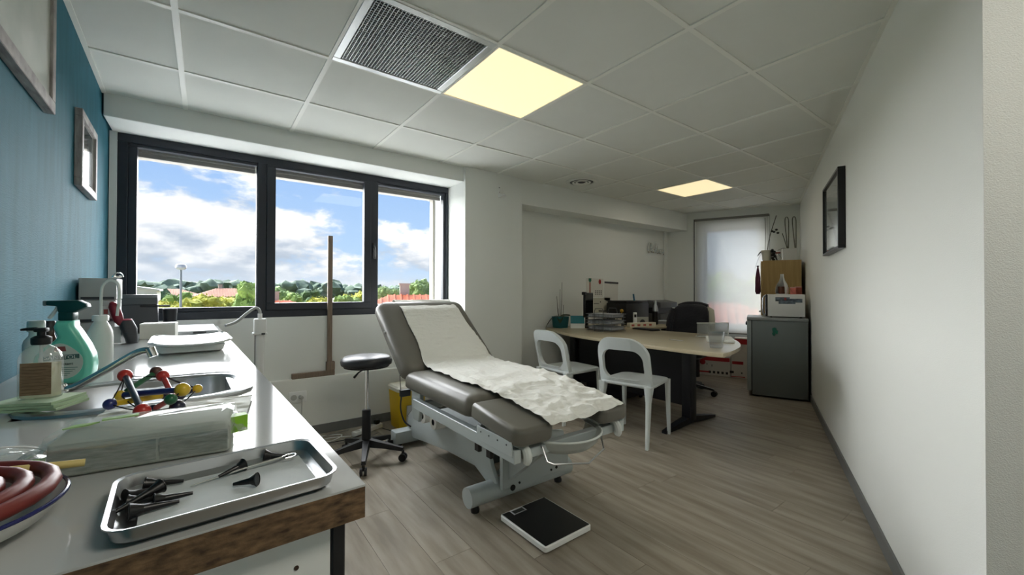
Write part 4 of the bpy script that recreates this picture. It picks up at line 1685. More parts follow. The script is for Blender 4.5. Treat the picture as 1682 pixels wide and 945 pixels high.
# ---- paper cover: follows backrest, seat and foot pads
path = [(3.135, .94), (3.125, 1.00), (3.085, 1.052), (3.045, 1.072), (2.99, 1.048)]
hn = Vector((0, -math.sin(R(37.5)), math.cos(R(37.5))))
for k in range(1, 9):
    f = 1 - k / 9
    d = .10 + .56 * f
    p = Vector((0, 2.485, .568)) + Vector((0, math.cos(R(37.5)), math.sin(R(37.5)))) * d + hn * .103
    path.append((p.y, p.z))
path += [(2.49, .690), (2.42, .664), (2.33, .657), (2.1, .656), (1.9, .656), (1.74, .655), (1.66, .647), (1.56, .6315), (1.46, .620), (1.36, .6085), (1.31, .600), (1.285, .588)]
C = spline([(0, a, b) for a, b in path], 7)
m_sheet = mat('couch_paper', (226, 226, 221), .85, bump=.9, bscale=38., bstretch=(1, 1.5, 1.5), bdist=.006)
bm = newbm()
NX = 72
rows = []
for i, p in enumerate(C):
    q = C[min(i + 1, len(C) - 1)] - C[max(i - 1, 0)]
    nrm = Vector((0, q.z, -q.y)).normalized()
    if nrm.z < 0:
        nrm = -nrm
    f = i / (len(C) - 1)
    y_ = p.y
    left = 1.150 if y_ > 2.6 else (1.150 - .025 * min(1, (2.6 - y_) / .2) if y_ > 2.2 else 1.125 + .022 * min(1, (2.2 - y_) / .7) - .018 * math.sin(PI * min(1, (2.2 - y_) / .6)))
    right = 1.615 if y_ > 2.75 else 1.615 + .06 * min(1, (2.75 - y_) / .4) - .035 * min(1, max(0, (1.9 - y_) / .6))
    r_ = []
    for k in range(NX + 1):
        g = k / NX
        x_ = left + (right - left) * g + .006 * noise.noise(Vector((y_ * 7, g * 2, 3)))
        flat_ = min(1, max(0, (2.62 - y_) / .3))
        hgt = (.0050 * noise.noise(Vector((x_ * 9, i * .85, 1.3))) + .003 * noise.noise(Vector((x_ * 20, i * 1.6, 4.3)))) * (1 - flat_) + flat_ * (.024 * (.35 - abs(noise.noise(Vector((x_ * 8 + y_ * 5, y_ * 8 - x_ * 4, .3))))) + .012 * (.3 - abs(noise.noise(Vector((x_ * 18 - y_ * 9, y_ * 17, 2))))) + .004 * noise.noise(Vector((x_ * 40, y_ * 37, 9))))
        sag = 0
        if y_ < 1.42 and abs(x_ - BX) < .14:
            sag = -.010 * (1.42 - y_) / .14 * (1 - abs(x_ - BX) / .14)
        r_.append(bm.verts.new(Vector((x_, p.y, p.z)) + nrm * (.007 + max(hgt, -.0035)) + Vector((0, (.02 * (g - .5) if y_ < 1.5 else 0) * (1.5 - y_) / .2, sag))))
    rows.append(r_)
for a, b in zip(rows, rows[1:]):
    for k in range(NX):
        bm.faces.new((a[k], a[k + 1], b[k + 1], b[k]))
bmesh.ops.recalc_face_normals(bm, faces=bm.faces[:])
cov_ = ob('couch_paper', bm, m_sheet, ang=80)
md = cov_.modifiers.new('thickness', 'SOLIDIFY')
md.thickness = .0008
tag(cov_, 'crumpled white paper sheet laid along the examination couch', 'paper')

# ---- hand control hanging at the couch
t = thing('hand_control', 'grey hand control with a hanging cable beside the couch head', 'control', (1.085, 2.66, .44), 0)
bm = newbm()
box(bm, -.035, .035, -.015, .015, 0, .045, .004, 2)
ob('handset', bm, m_dark, t)
bm = newbm()
tube(bm, [(-.03, 0, .04), (-.035, .0, .12), (-.03, .02, .22)], .0022, 6, 4)
ob('hanger', bm, m_dark, t)
bm = newbm()
tube(bm, [(-.025, 0, .005), (-.03, 0, -.08), (.0, .01, -.17), (.05, .02, -.22)], .0055, 8, 5)
ob('cable', bm, m_dark, t)

# ================================================================== stool
t = thing('swivel_stool', 'round black swivel stool on a five-star castor base', 'stool', (.885, 2.84, 0))
m_pleather = mat('black_leatherette', (30, 33, 38), .38, bump=.08, bscale=200.)
bm = newbm()
lathe(bm, [(0, .645), (.150, .645), (.164, .652), (.168, .672), (.163, .690), (.145, .704), (.08, .711), (0, .713)], 40)
ob('seat', bm, m_pleather, t, ang=60)
bm = newbm()
lathe(bm, [(0, .634), (.146, .634), (.15, .645), (0, .645)], 32)
ob('seat_base', bm, m_black, t)
bm = newbm()
cyl(bm, (0, 0, .33), (0, 0, .634), .014, n=18)
ob('gas_rod', bm, m_chrome, t)
bm = newbm()
lathe(bm, [(0, .10), (.030, .10), (.028, .34), (.024, .345), (0, .345)], 20)
ob('column', bm, m_black, t)
bm = newbm()
tube(bm, [(-.02, -.02, .625), (-.075, -.07, .612), (-.11, -.10, .590)], [.005, .005, .008], 8)
ob('height_lever', bm, m_black, t)
for k in range(5):
    a = R(-111 + 72 * k)
    d = Vector((math.cos(a), math.sin(a), 0))
    e = Vector((-d.y, d.x, 0))
    bm = newbm()
    L0, L1 = d * .02, d * .252
    loft(bm, [[tuple(p + e * sx * w_ + Vector((0, 0, z_))) for sx, z_ in ((-1, z0), (1, z0), (.8, z1), (-.8, z1))] for p, w_, z0, z1 in ((L0, .026, .095, .145), (d * .14, .020, .085, .118), (L1, .014, .068, .092))])
    ob('leg', bm, m_black, t)
    bm = newbm()
    for q in (-1, 1):
        cyl(bm, L1 + e * q * .005 + Vector((0, 0, .026)), L1 + e * q * .021 + Vector((0, 0, .026)), .0255, n=18)
    box(bm, L1.x - .008, L1.x + .008, L1.y - .008, L1.y + .008, .03, .072, .003, 1)
    ob('castor', bm, m_black, t)

# ================================================================== bathroom scale
t = thing('bathroom_scale', 'square white bathroom scale with a black top on the floor', 'scale', (1.335, 1.52, 0.0003), R(1))
bm = newbm()
loft(bm, [at_z(rrect(.140, .160, .014), .006), at_z(rrect(.149, .169, .016), .014), at_z(rrect(.149, .169, .016), .034), at_z(rrect(.146, .166, .014), .037)])
ob('body', bm, m_white, t)
bm = newbm()
prism(bm, [(-.140, -.160), (.140, -.160), (.140, .160), (-.012, .160), (-.012, .118), (-.095, .118), (-.095, .160), (-.140, .160)], .0368, .0392)
ob('black_top', bm, mat('black_glass', (9, 9, 10), .28), t, smooth=False)
bm = newbm()
box(bm, -.092, -.015, .119, .158, .0366, .0385, .001, 1)
ob('display_frame', bm, mat('silver_plastic', (150, 152, 154), .35, .3), t, smooth=False)
bm = newbm()
box(bm, -.086, -.022, .126, .152, .0382, .0390)
ob('display', bm, mat('lcd_dark', (52, 54, 52), .15), t, smooth=False)
for x_ in (-.11, .11):
    for y_ in (-.13, .13):
        bm = newbm()
        lathe(bm, [(0, 0), (.016, 0), (.016, .008), (0, .008)], 12, (x_, y_, 0))
        ob('foot', bm, m_black, t)

# ================================================================== sharps bin
t = thing('sharps_bin', 'yellow sharps bin with an off-white lid behind the couch', 'bin', (1.39, 3.36, .0003), R(3))
m_yel = mat('bin_yellow', (224, 184, 32), .45)
bm = newbm()
loft(bm, [at_z(rrect(.100, .085, .02), .0), at_z(rrect(.108, .092, .02), .012), at_z(rrect(.126, .108, .022), .325)])
ob('tub', bm, m_yel, t)
bm = newbm()
loft(bm, [at_z(rrect(.131, .113, .024), .318), at_z(rrect(.133, .115, .024), .345), at_z(rrect(.12, .10, .024), .360)])
ob('lid', bm, mat('bin_lid', (216, 212, 196), .5), t)
bm = newbm()
prism(bm, [(-.055, .04), (.085, .04), (.085, .20), (-.055, .20)], -.118, -.105, 'y')
for v in bm.verts:
    v.co.y += -.002 + (.20 - v.co.z) * .055
lb = ob('label', bm, mat('bin_label', (206, 204, 200), .7), t, smooth=False)
for k, (cx, cz, r_) in enumerate(((-.005, .12, .05), )):
    bm = newbm()
    pts = [(cx + r_, 0, cz), (cx, 0, cz + r_), (cx - r_, 0, cz), (cx, 0, cz - r_)]
    tube(bm, [(a, -.1215 + (.20 - c) * .055, c) for a, b, c in pts], .0016, 6, 0, True)
    ob('hazard_diamond', bm, m_black, lb)

# ================================================================== cables and power strip
t = thing('power_strip', 'white power strip on the floor by the window wall', 'power strip', (1.07, 3.40, .0003), R(24))
bm = newbm()
box(bm, -.14, .14, -.025, .025, 0, .038, .006, 2)
ob('strip_body', bm, m_white, t)
for k in range(4):
    bm = newbm()
    cyl(bm, (-.10 + k * .066, 0, .034), (-.10 + k * .066, 0, .0386), .018, n=16)
    ob('socket', bm, mat('socket_grey', (176, 176, 172), .5), t)
bm = newbm()
box(bm, .075, .115, -.018, .018, .038, .072, .006, 2)
ob('plug', bm, m_black, t)
m_cable = mat('grey_cable', (140, 138, 132), .6)
CAB = [('white cable lying in loops on the floor by the power strip', m_white, .0038, [(.93, 3.36), (.78, 3.42), (.62, 3.38), (.55, 3.46), (.72, 3.50), (.88, 3.44), (.76, 3.34), (.60, 3.44), (.50, 3.52)]),
       ('black cable running from the power strip towards the worktop', m_black, .0034, [(1.02, 3.34), (.9, 3.30), (.75, 3.30), (.58, 3.32), (.44, 3.40), (.34, 3.50)]),
       ('grey cable curling on the floor behind the stool', m_cable, .0036, [(1.12, 3.30), (1.02, 3.24), (.9, 3.22), (.72, 3.26), (.66, 3.40), (.80, 3.47), (.95, 3.50)]),
       ('dark cable trailing under the head of the couch', m_dark, .0036, [(1.18, 3.36), (1.24, 3.22), (1.34, 3.12), (1.50, 3.08), (1.62, 3.16)])]
for k, (lab, mm_, r_, pp) in enumerate(CAB):
    bm = newbm()
    tube(bm, [(a, b, r_ + .0008 + (.0042 * k)) for a, b in pp], r_, 7, 6)
    tag(ob('floor_cable', bm, mm_), lab, 'cable')

# ================================================================== socket on the low wall
t = thing('wall_socket', 'white double wall socket with a plug, low under the window', 'socket', (.585, YW - .0005, .318))
bm = newbm()
box(bm, -.062, .062, -.010, 0, -.044, .044, .004, 2)
ob('plate', bm, m_white, t)
bm = newbm()
lathe(bm, [(.0, 0), (.020, 0), (.022, .002), (.0, .002)], 20)
bmesh.ops.rotate(bm, verts=bm.verts[:], matrix=Matrix.Rotation(R(90), 3, 'X'))
ob('socket_well', bm, mat('socket_grey', (176, 176, 172)), t, loc=(-.028, -.0095, 0))
bm = newbm()
cyl(bm, (.022, -.009, 0), (.022, -.046, 0), .018, .014, 14)
tube(bm, [(.022, -.044, 0), (.022, -.056, -.02), (.022, -.05, -.08), (.02, -.04, -.22)], .003, 6, 4)
ob('plug', bm, mat('plug_grey', (176, 178, 176), .5), t)

# ================================================================== wooden height gauge leaning at the window
m_wood = mat('beech', (136, 119, 102), .55, c2=(114, 98, 84), vscale=9., vstretch=(12, 12, .6), detail=6)
t = thing('height_gauge', 'tall wooden child height gauge standing on the ledge by the window', 'height gauge', (.83, 3.604, .4575))
bm = newbm()
box(bm, -.026, .010, -.011, .011, .0, 1.142, .002, 1)
ob('ruler_bar', bm, m_wood, t, smooth=False)
bm = newbm()
box(bm, -.285, .03, -.018, .018, .0, .040, .003, 1)
ob('foot_bar', bm, m_wood, t, smooth=False)
bm = newbm()
box(bm, -.034, .03, -.019, .017, .040, .112, .003, 1)
ob('slider_block', bm, m_wood, t, smooth=False)

# ================================================================== white post with hose beside the worktop
t = thing('hose_post', 'white post with a grey hose bending over to the worktop', 'post', (.305, 3.32, 0))
bm = newbm()
lathe(bm, [(0, 0), (.13, 0), (.13, .015), (.04, .03), (.0, .03)], 28, (0, 0, .0005))
ob('base', bm, m_white, t)
bm = newbm()
cyl(bm, (0, 0, .03), (0, 0, .90), .026, n=20)
ob('column', bm, m_white, t)
bm = newbm()
box(bm, -.036, .036, -.03, .03, .846, .955, .006, 2)
box(bm, -.044, .044, -.036, .036, .846, .860, .003, 1)
ob('head_box', bm, m_white, t)
bm = newbm()
box(bm, .006, .028, -.0375, -.035, .847, .858)
ob('dark_switch', bm, m_dark, t, smooth=False)
bm = newbm()
cyl(bm, (.0, 0, .955), (.0, 0, .99), .014, n=14)
ob('hose_socket', bm, m_white, t)
bm = newbm()
tube(bm, [(0, 0, .985), (-.004, -.004, 1.015), (-.03, -.02, 1.030), (-.075, -.05, 1.00), (-.14, -.09, .945), (-.20, -.13, .925)], .0095, 10, 6)
ob('hose', bm, mat('hose_grey', (166, 168, 166), .5, bump=.6, bscale=200., bdist=.004), t)
bm = newbm()
tube(bm, [(-.030, -.02, .85), (-.030, -.02, .6), (-.026, -.02, .3)], .003, 6)
ob('cable', bm, m_black, t)

# ================================================================== two white chairs
m_chair = mat('white_chair_plastic', (212, 218, 218), .34)


def make_chair():
    t = thing('plastic_chair', '', 'chair', (0, 0, 0), 0, 'white plastic chairs at the desk')
    bm = newbm()
    cz = .60

    def back_x(z_):
        return -.195 - .085 * max(0, (z_ - .44)) / .36 - .02 * max(0, (z_ - .7)) / .1

    outer = rrect(.212, .200, .135, 8, 0, .605)
    low = rrect(.210, .170, .020, 8, 0, .605)
    outer = [a if a[1] > .605 else b for a, b in zip(outer, low)]
    inner = rrect(.162, .112, .075, 8, 0, .596)
    outer = [(y_ * (1.0 - .06 * max(0, (z_ - .6)) / .2), z_) for y_, z_ in outer]
    outer = [(y_, max(z_, .435)) for y_, z_ in outer]
    inner = [(y_ * (1.0 - .05 * max(0, (z_ - .6)) / .12), z_) for y_, z_ in inner]

    def curve(y_):
        return .030 * (abs(y_) / .21) ** 2

    def L(poly, dx, sh):
        return [(back_x(z_) + dx + curve(y_), y_ * sh, .605 + (z_ - .605) * sh) for y_, z_ in poly]
    mid = [((a[0] + b[0]) / 2, (a[1] + b[1]) / 2) for a, b in zip(outer, inner)]
    rings = [L(outer, .004, 1), L([(a[0] * .985, a[1]) for a in outer], .022, .99), L([(b[0] * 1.02, b[1]) for b in inner], .022, 1.01), L(inner, .004, 1), L([(b[0] * 1.02, b[1]) for b in inner], -.018, 1.01), L([(a[0] * .985, a[1]) for a in outer], -.018, .99)]
    rs = [[bm.verts.new(p) for p in r_] for r_ in rings]
    n_ = len(outer)
    for a, b in zip(rs, rs[1:] + rs[:1]):
        for k in range(n_):
            bm.faces.new((a[k], a[(k + 1) % n_], b[(k + 1) % n_], b[k]))
    bmesh.ops.recalc_face_normals(bm, faces=bm.faces[:])
    ob('backrest', bm, m_chair, t, ang=50)
    bm = newbm()
    loops = []
    for ins, z_ in ((.014, .428), (.004, .434), (0, .446), (.004, .455), (.02, .459), (.06, .455), (.13, .449)):
        loops.append([(x_, y_ * (1 - .05 * (x_ - .0) / .2), z_) for x_, y_ in rrect(.218 - ins, .212 - ins, .07, 6, .012)])
    loft(bm, loops)
    ob('seat', bm, m_chair, t, ang=50)
    for sx, sy in ((-1, -1), (-1, 1), (1, -1), (1, 1)):
        bm = newbm()
        x0, x1 = (-.178, -.232) if sx < 0 else (.200, .214)
        y0, y1 = .185 * sy, .192 * sy
        secs = []
        for f, h_ in ((0, .445), (.25, .33), (1, 0)):
            wd = .026 - .010 * f + (.012 if f == 0 and sx < 0 else 0)
            secs.append([(x0 + (x1 - x0) * f + a, y0 + (y1 - y0) * f + b, h_ + .0004) for a, b in rrect(wd if sx < 0 else wd * .9, wd * .72, .008, 2)])
        loft(bm, secs)
        ob('leg', bm, m_chair, t)
    return t


ch = make_chair()
ch['label'] = 'white plastic chair with open rounded back, the nearer one in front of the desk'
ch.location = (2.76, 2.055, 0)
ch.rotation_euler = (0, 0, R(13))
c2_ = copy_tree(ch)
c2_['label'] = 'white plastic chair with open rounded back, the one nearer the pillar'
c2_.location = (2.70, 2.745, 0)
c2_.rotation_euler = (0, 0, R(-2))

# ================================================================== desk
m_top = mat('cream_desktop', (186, 173, 146), .22, var=.03, vscale=2., spec=.55)
m_navy = mat('dark_desk_metal', (18, 20, 27), .4)
DZ = .732
t = thing('corner_desk', 'cream L-shaped corner desk with rounded meeting end and black legs', 'desk', (3.4, 2.4, 0))
front = spline([(3.16, 3.585, 0), (3.04, 3.33, 0), (2.92, 3.03, 0), (2.84, 2.72, 0), (2.80, 2.35, 0), (2.775, 2.0, 0), (2.77, 1.7, 0), (2.785, 1.45, 0), (2.80, 1.375, 0)], 3)
end = spline([(2.80, 1.375, 0), (2.97, 1.40, 0), (3.22, 1.46, 0), (3.47, 1.57, 0), (3.72, 1.73, 0), (3.90, 1.90, 0), (3.96, 2.08, 0), (3.94, 2.3, 0), (3.92, 2.6, 0), (3.96, 2.80, 0), (4.10, 2.87, 0)], 3)
poly = [(p.x, p.y) for p in front] + [(p.x, p.y) for p in end[1:]] + [(5.42, 2.87), (5.42, 3.585)]
bm = newbm()
prism(bm, [(a - 3.4, b - 2.4) for a, b in poly], DZ - .028, DZ, 'z', .003, 2)
ob('desk_top', bm, m_top, t, ang=25)
bm = newbm()
box(bm, 3.30 - 3.4, 3.40 - 3.4, 1.90 - 2.4, 1.98 - 2.4, .05, DZ - .028, .006, 2)
ob('leg_column', bm, m_navy, t)
for y_ in (1.94, 3.30):
    bm = newbm()
    loft(bm, [[(x_ - 3.4, y_ - 2.4 + s_ * w_, z_) for s_, z_ in ((-1, z0), (1, z0), (1, z1), (-1, z1))] for x_, w_, z0, z1 in ((2.98, .020, .001, .022), (3.15, .028, .012, .055), (3.35, .032, .030, .085), (3.55, .028, .012, .055), (3.76, .020, .001, .022))])
    ob('foot', bm, m_navy, t)
bm = newbm()
box(bm, 3.30 - 3.4, 3.40 - 3.4, 3.26 - 2.4, 3.34 - 2.4, .05, DZ - .028, .006, 2)
ob('leg_column', bm, m_navy, t)
bm = newbm()
box(bm, 3.34 - 3.4, 3.36 - 3.4, 1.98 - 2.4, 3.26 - 2.4, .16, DZ - .03)
ob('modesty_panel', bm, m_navy, t, smooth=False)
bm = newbm()
box(bm, 5.30 - 3.4, 5.36 - 3.4, 2.95 - 2.4, 3.5 - 2.4, .0, DZ - .028, .003, 1)
ob('return_leg_panel', bm, m_navy, t, smooth=False)
bm = newbm()
box(bm, 3.22 - 3.4, 3.26 - 3.4, 1.93 - 2.4, 2.05 - 2.4, DZ - .0005, DZ + .002, .001, 1)
ob('cable_cover', bm, mat('cover_grey', (150, 144, 130), .5), t, smooth=False)
t = thing('drawer_unit', 'black drawer unit under the desk', 'drawer unit', (3.62, 2.95, .0005))
bm = newbm()
box(bm, -.20, .20, -.24, .24, .04, .58, .004, 1)
ob('carcass', bm, m_navy, t, smooth=False)
for k in range(3):
    bm = newbm()
    box(bm, -.217, -.2, -.23, .23, .05 + k * .178, .222 + k * .178, .003, 1)
    d = ob('drawer', bm, m_navy, t, smooth=False)
    bm = newbm()
    box(bm, -.226, -.216, -.06, .06, .17 + k * .178, .18 + k * .178, .002, 1)
    ob('handle', bm, m_dark, d)
for x_ in (-.17, .17):
    for y_ in (-.2, .2):
        bm = newbm()
        cyl(bm, (x_ - .01, y_, .02), (x_ + .01, y_, .02), .0195, n=12)
        cyl(bm, (x_, y_, .02), (x_, y_, .042), .006, n=6)
        ob('castor', bm, m_black, d if False else t)

# ================================================================== office chair with jacket
m_shell = mat('cream_shell', (196, 194, 180), .5)
m_fab = mat('black_fabric', (20, 21, 24), .9, bump=.3, bscale=300., sheen=.2)
t = thing('office_chair', 'black office chair with pale back shell and five-star base behind the desk', 'office chair', (4.40, 2.60, 0), R(180 + 14))
bm = newbm()
loops = [[(x_, y_, z_) for x_, y_ in rrect(.23 - i_, .235 - i_, .07, 5, .02)] for i_, z_ in ((.02, .42), (0, .44), (0, .475), (.03, .495), (.1, .50))]
loft(bm, loops)
ob('seat', bm, m_fab, t, ang=50)


def back_panel(bm, x0, th, hw, z0, z1, lean, puff=.0):
    rows_ = []
    n_, m_ = 12, 12
    for side in (0, 1):
        g = [[None] * (m_ + 1) for _ in range(n_ + 1)]
        for i in range(n_ + 1):
            for j in range(m_ + 1):
                a, b = 2 * i / n_ - 1, j / m_
                e = 1 - .10 * b ** 3
                y_ = a * hw * e
                z_ = z0 + (z1 - z0) * b - .05 * abs(a) ** 4 * b ** 4
                x_ = x0 - lean * b + .05 * a * a + (th if side else 0) * (1 - .6 * abs(a) ** 6) * (1 - .6 * abs(2 * b - 1) ** 8)
                g[i][j] = bm.verts.new((x_ + puff * noise.noise(Vector((a * 3, b * 4, side * 5 + 1))), y_, z_))
        rows_.append(g)
    for s_, g in enumerate(rows_):
        for i in range(n_):
            for j in range(m_):
                bm.faces.new((g[i][j], g[i + 1][j], g[i + 1][j + 1], g[i][j + 1]))
    f_, b_ = rows_
    bd = [(i, 0) for i in range(n_)] + [(n_, j) for j in range(m_)] + [(i, m_) for i in range(n_, 0, -1)] + [(0, j) for j in range(m_, 0, -1)]
    for p, q in zip(bd, bd[1:] + bd[:1]):
        bm.faces.new((f_[p[0]][p[1]], b_[p[0]][p[1]], b_[q[0]][q[1]], f_[q[0]][q[1]]))
    bmesh.ops.recalc_face_normals(bm, faces=bm.faces[:])


bm = newbm()
back_panel(bm, -.235, .05, .205, .50, .975, .10)
ob('backrest', bm, m_fab, t, ang=60)
bm = newbm()
back_panel(bm, -.268, .02, .262, .46, .985, .105)
ob('back_shell', bm, m_shell, t, ang=60)
for s_ in (-1, 1):
    bm = newbm()
    tube(bm, [(.0, s_ * .22, .46), (-.01, s_ * .265, .52), (-.01, s_ * .27, .645)], .016, 8)
    box(bm, -.10, .15, s_ * .27 - .03, s_ * .27 + .03, .64, .668, .012, 3)
    ob('armrest', bm, m_black, t)
bm = newbm()
cyl(bm, (0, 0, .10), (0, 0, .42), .026, n=16)
ob('gas_column', bm, m_black, t)
for k in range(5):
    a = R(18 + 72 * k)
    d = Vector((math.cos(a), math.sin(a), 0))
    e = Vector((-d.y, d.x, 0))
    bm = newbm()
    loft(bm, [[tuple(p + e * sx * w_ + Vector((0, 0, z_))) for sx, z_ in ((-1, z0), (1, z0), (.7, z1), (-.7, z1))] for p, w_, z0, z1 in ((d * .02, .03, .085, .13), (d * .18, .022, .078, .105), (d * .31, .016, .062, .082))])
    ob('leg', bm, m_chrome, t)
    bm = newbm()
    L1 = d * .31
    for q in (-1, 1):
        cyl(bm, L1 + e * q * .006 + Vector((0, 0, .03)), L1 + e * q * .026 + Vector((0, 0, .03)), .0295, n=16)
    box(bm, L1.x - .009, L1.x + .009, L1.y - .009, L1.y + .009, .03, .066, .003, 1)
    ob('castor', bm, m_black, t)
t = thing('jacket', 'dark navy jacket draped over the back of the office chair', 'jacket', (4.40, 2.60, 0), R(180 + 14))
m_jack = mat('navy_jacket', (18, 20, 30), .8, bump=.5, bscale=40., bdist=.01, sheen=.15)
bm = newbm()
back_panel(bm, -.185, .035, .205, .50, 1.005, .115, .022)
ob('jacket_front', bm, m_jack, t, ang=70)
bm = newbm()
back_panel(bm, -.330, .03, .195, .66, 1.01, .10, .014)
ob('jacket_back', bm, m_jack, t, ang=70)
bm = newbm()
tube(bm, [(-.335, -.165, .980), (-.330, -.07, 1.008), (-.330, .07, 1.008), (-.335, .165, .980)], .034, 10, 5, flat=.6)
ob('collar', bm, m_jack, t)
bm = newbm()
tube(bm, [(-.26, -.205, .93), (-.20, -.222, .80), (-.14, -.228, .66), (-.12, -.232, .55)], [.045, .05, .04, .03], 10)
ob('sleeve', bm, m_jack, t)

# ================================================================== things on the desk
m_tealpot = mat('teal_glaze', (26, 92, 98), .3)
m_leaf = mat('orchid_leaf', (46, 66, 42), .4, c2=(34, 50, 34), vscale=6.)
m_stem = mat('orchid_stem', (62, 62, 48), .7)


def leaf(bm, base, d, length, wid, droop):
    d = Vector(d).normalized()
    side = d.cross(Vector((0, 0, 1))).normalized()
    P_ = []
    for k in range(9):
        f = k / 8
        p = Vector(base) + d * length * f + Vector((0, 0, length * (.55 * f - droop * f * f)))
        w_ = wid * math.sin(PI * min(.98, .10 + .88 * f)) ** .7
        P_.append((p - side * w_ + Vector((0, 0, .18 * w_)), p, p + side * w_ + Vector((0, 0, .18 * w_))))
    V = [[bm.verts.new(q) for q in r_] for r_ in P_]
    W = [[bm.verts.new(q - Vector((0, 0, .002))) for q in r_] for r_ in P_]
    for a, b in zip(V, V[1:]):
        for k in range(2):
            bm.faces.new((a[k], a[k + 1], b[k + 1], b[k]))
    for a, b in zip(W, W[1:]):
        for k in range(2):
            bm.faces.new((a[k], b[k], b[k + 1], a[k + 1]))


t = thing('orchid', 'bare-stemmed orchid in a teal pot at the wall end of the desk', 'plant', (3.27, 3.46, DZ + .0006))
bm = newbm()
loft(bm, [at_z(rrect(.070, .062, .02), 0), at_z(rrect(.078, .070, .02), .10), at_z(rrect(.080, .072, .02), .128), at_z(rrect(.073, .065, .018), .128), at_z(rrect(.070, .062, .018), .105)])
ob('pot', bm, m_tealpot, t)
for k, (d, l_, w_, dr) in enumerate((((-.75, .45, 0), .17, .034, 1.25), ((.75, -.55, 0), .16, .046, .62), ((.6, -.2, 0), .12, .044, .35), ((-.5, -.5, 0), .13, .040, 1.0))):
    bm = newbm()
    leaf(bm, (0, 0, .12), d, l_, w_, dr)
    ob('leaf', bm, m_leaf, t)
for k, (dx, dy, h_) in enumerate(((-.055, .0, .36), (.025, .0, .52), (.005, .01, .44), (.03, -.02, .26), (-.02, .01, .22))):
    bm = newbm()
    tube(bm, [(dx * .4, dy, .11), (dx * .8, dy, h_ * .5), (dx, dy, h_)], [.0032, .0028, .0022], 6)
    ob('stem', bm, m_stem, t)

t = thing('desk_calendar', 'teal and white tent calendar between the orchid and the letter trays', 'calendar', (3.405, 3.325, DZ + .0006), R(-38))
bm = newbm()
for s_ in (-1, 1):
    V = [bm.verts.new(p) for p in ((-.08, s_ * .05, 0), (.08, s_ * .05, 0), (.08, s_ * .004, .14), (-.08, s_ * .004, .14), (-.08, s_ * .047, 0), (.08, s_ * .047, 0), (.08, s_ * .001, .14), (-.08, s_ * .001, .14))]
    for f in ((0, 1, 2, 3), (7, 6, 5, 4), (0, 4, 5, 1), (3, 2, 6, 7), (0, 3, 7, 4), (1, 5, 6, 2)):
        bm.faces.new([V[i] for i in f])
bmesh.ops.recalc_face_normals(bm, faces=bm.faces[:])
ob('card_stand', bm, m_paper, t, smooth=False)
bm = newbm()
V = [bm.verts.new(p) for p in ((-.078, -.0350, .052), (.078, -.0350, .052), (.078, -.0052, .139), (-.078, -.0052, .139))]
bm.faces.new(V)
ob('teal_print', bm, mat('calendar_teal', (52, 128, 140), .6), t, smooth=False)

t = thing('desk_monitor', 'thin dark monitor seen almost edge-on behind the letter trays', 'monitor', (3.56, 3.30, DZ + .0006), R(22))
bm = newbm()
box(bm, -.13, .13, -.012, .012, .12, .40, .005, 2)
ob('housing', bm, m_black, t)
bm = newbm()
box(bm, -.122, .122, -.0135, -.0115, .13, .385)
ob('screen', bm, mat('dark_screen', (10, 11, 13), .1), t, smooth=False)
bm = newbm()
box(bm, -.03, .03, .008, .028, .02, .22, .004, 1)
box(bm, -.09, .09, -.06, .07, 0, .014, .004, 1)
ob('stand', bm, m_black, t)
bm = newbm()
box(bm, -.155, -.10, -.02, .02, .375, .41, .004, 1)
ob('webcam', bm, m_black, t)

m_wire = mat('grey_wire', (104, 106, 108), .4, .6)
t = thing('letter_tray', 'three-tier grey wire letter tray full of paper on the desk', 'letter tray', (3.42, 2.92, DZ + .0006), R(7))
for k in range(3):
    z0 = .012 + k * .066
    bm = newbm()
    tube(bm, [(x_, y_, z0) for x_, y_ in rrect(.125, .165, .01, 2)], .003, 6, 0, True)
    tube(bm, [(x_, y_, z0 + .034) for x_, y_ in rrect(.13, .17, .012, 2)], .003, 6, 0, True)
    for q in range(9):
        y_ = -.15 + .0375 * q
        tube(bm, [(-.128, y_, z0 + .034), (-.125, y_, z0), (.125, y_, z0), (.128, y_, z0 + .034)], .0016, 5)
    ob('tier', bm, m_wire, t)
for s_, wd in ((-1, .055), (1, .055)):
    bm = newbm()
    tube(bm, [(s_ * .133, -wd, .003), (s_ * .133, -wd, .20), (s_ * .128, -wd * .8, .235), (s_ * .128, wd * .8, .235), (s_ * .133, wd, .20), (s_ * .133, wd, .003), (s_ * .133, -wd, .003)], .0042, 8)
    ob('end_frame', bm, m_wire, t)
m_papers = mat('paper_stack', (176, 180, 186), .85, var=.12, vscale=90., vstretch=(.1, .1, 6))
for k, lab in enumerate(('paper stack in the bottom tier of the wire letter tray', 'paper stack in the middle tier of the wire letter tray', 'paper stack in the top tier of the wire letter tray')):
    bm = newbm()
    rg = random.Random(k)
    for q in range(6):
        dx, dy = rg.uniform(-.012, .012), rg.uniform(-.012, .012)
        z0 = .0165 + k * .066 + q * .0052
        box(bm, -.105 + dx, .105 + dx, -.148 + dy, .148 + dy, z0, z0 + .0052)
    tag(ob('paper_stack', bm, m_papers, loc=(3.42, 2.92, DZ + .0006), rot=(0, 0, R(7)), smooth=False), lab, 'paper', 'paper stacks in the letter tray')
t = thing('black_marker', 'black marker lying on the top paper stack', 'pen', (3.43, 2.95, DZ + .199), R(100))
bm = newbm()
cyl(bm, (-.06, 0, .007), (.03, 0, .007), .0065, n=10)
ob('barrel', bm, m_black, t)
bm = newbm()
cyl(bm, (.03, 0, .007), (.065, 0, .007), .0072, n=10)
ob('cap', bm, m_black, t)

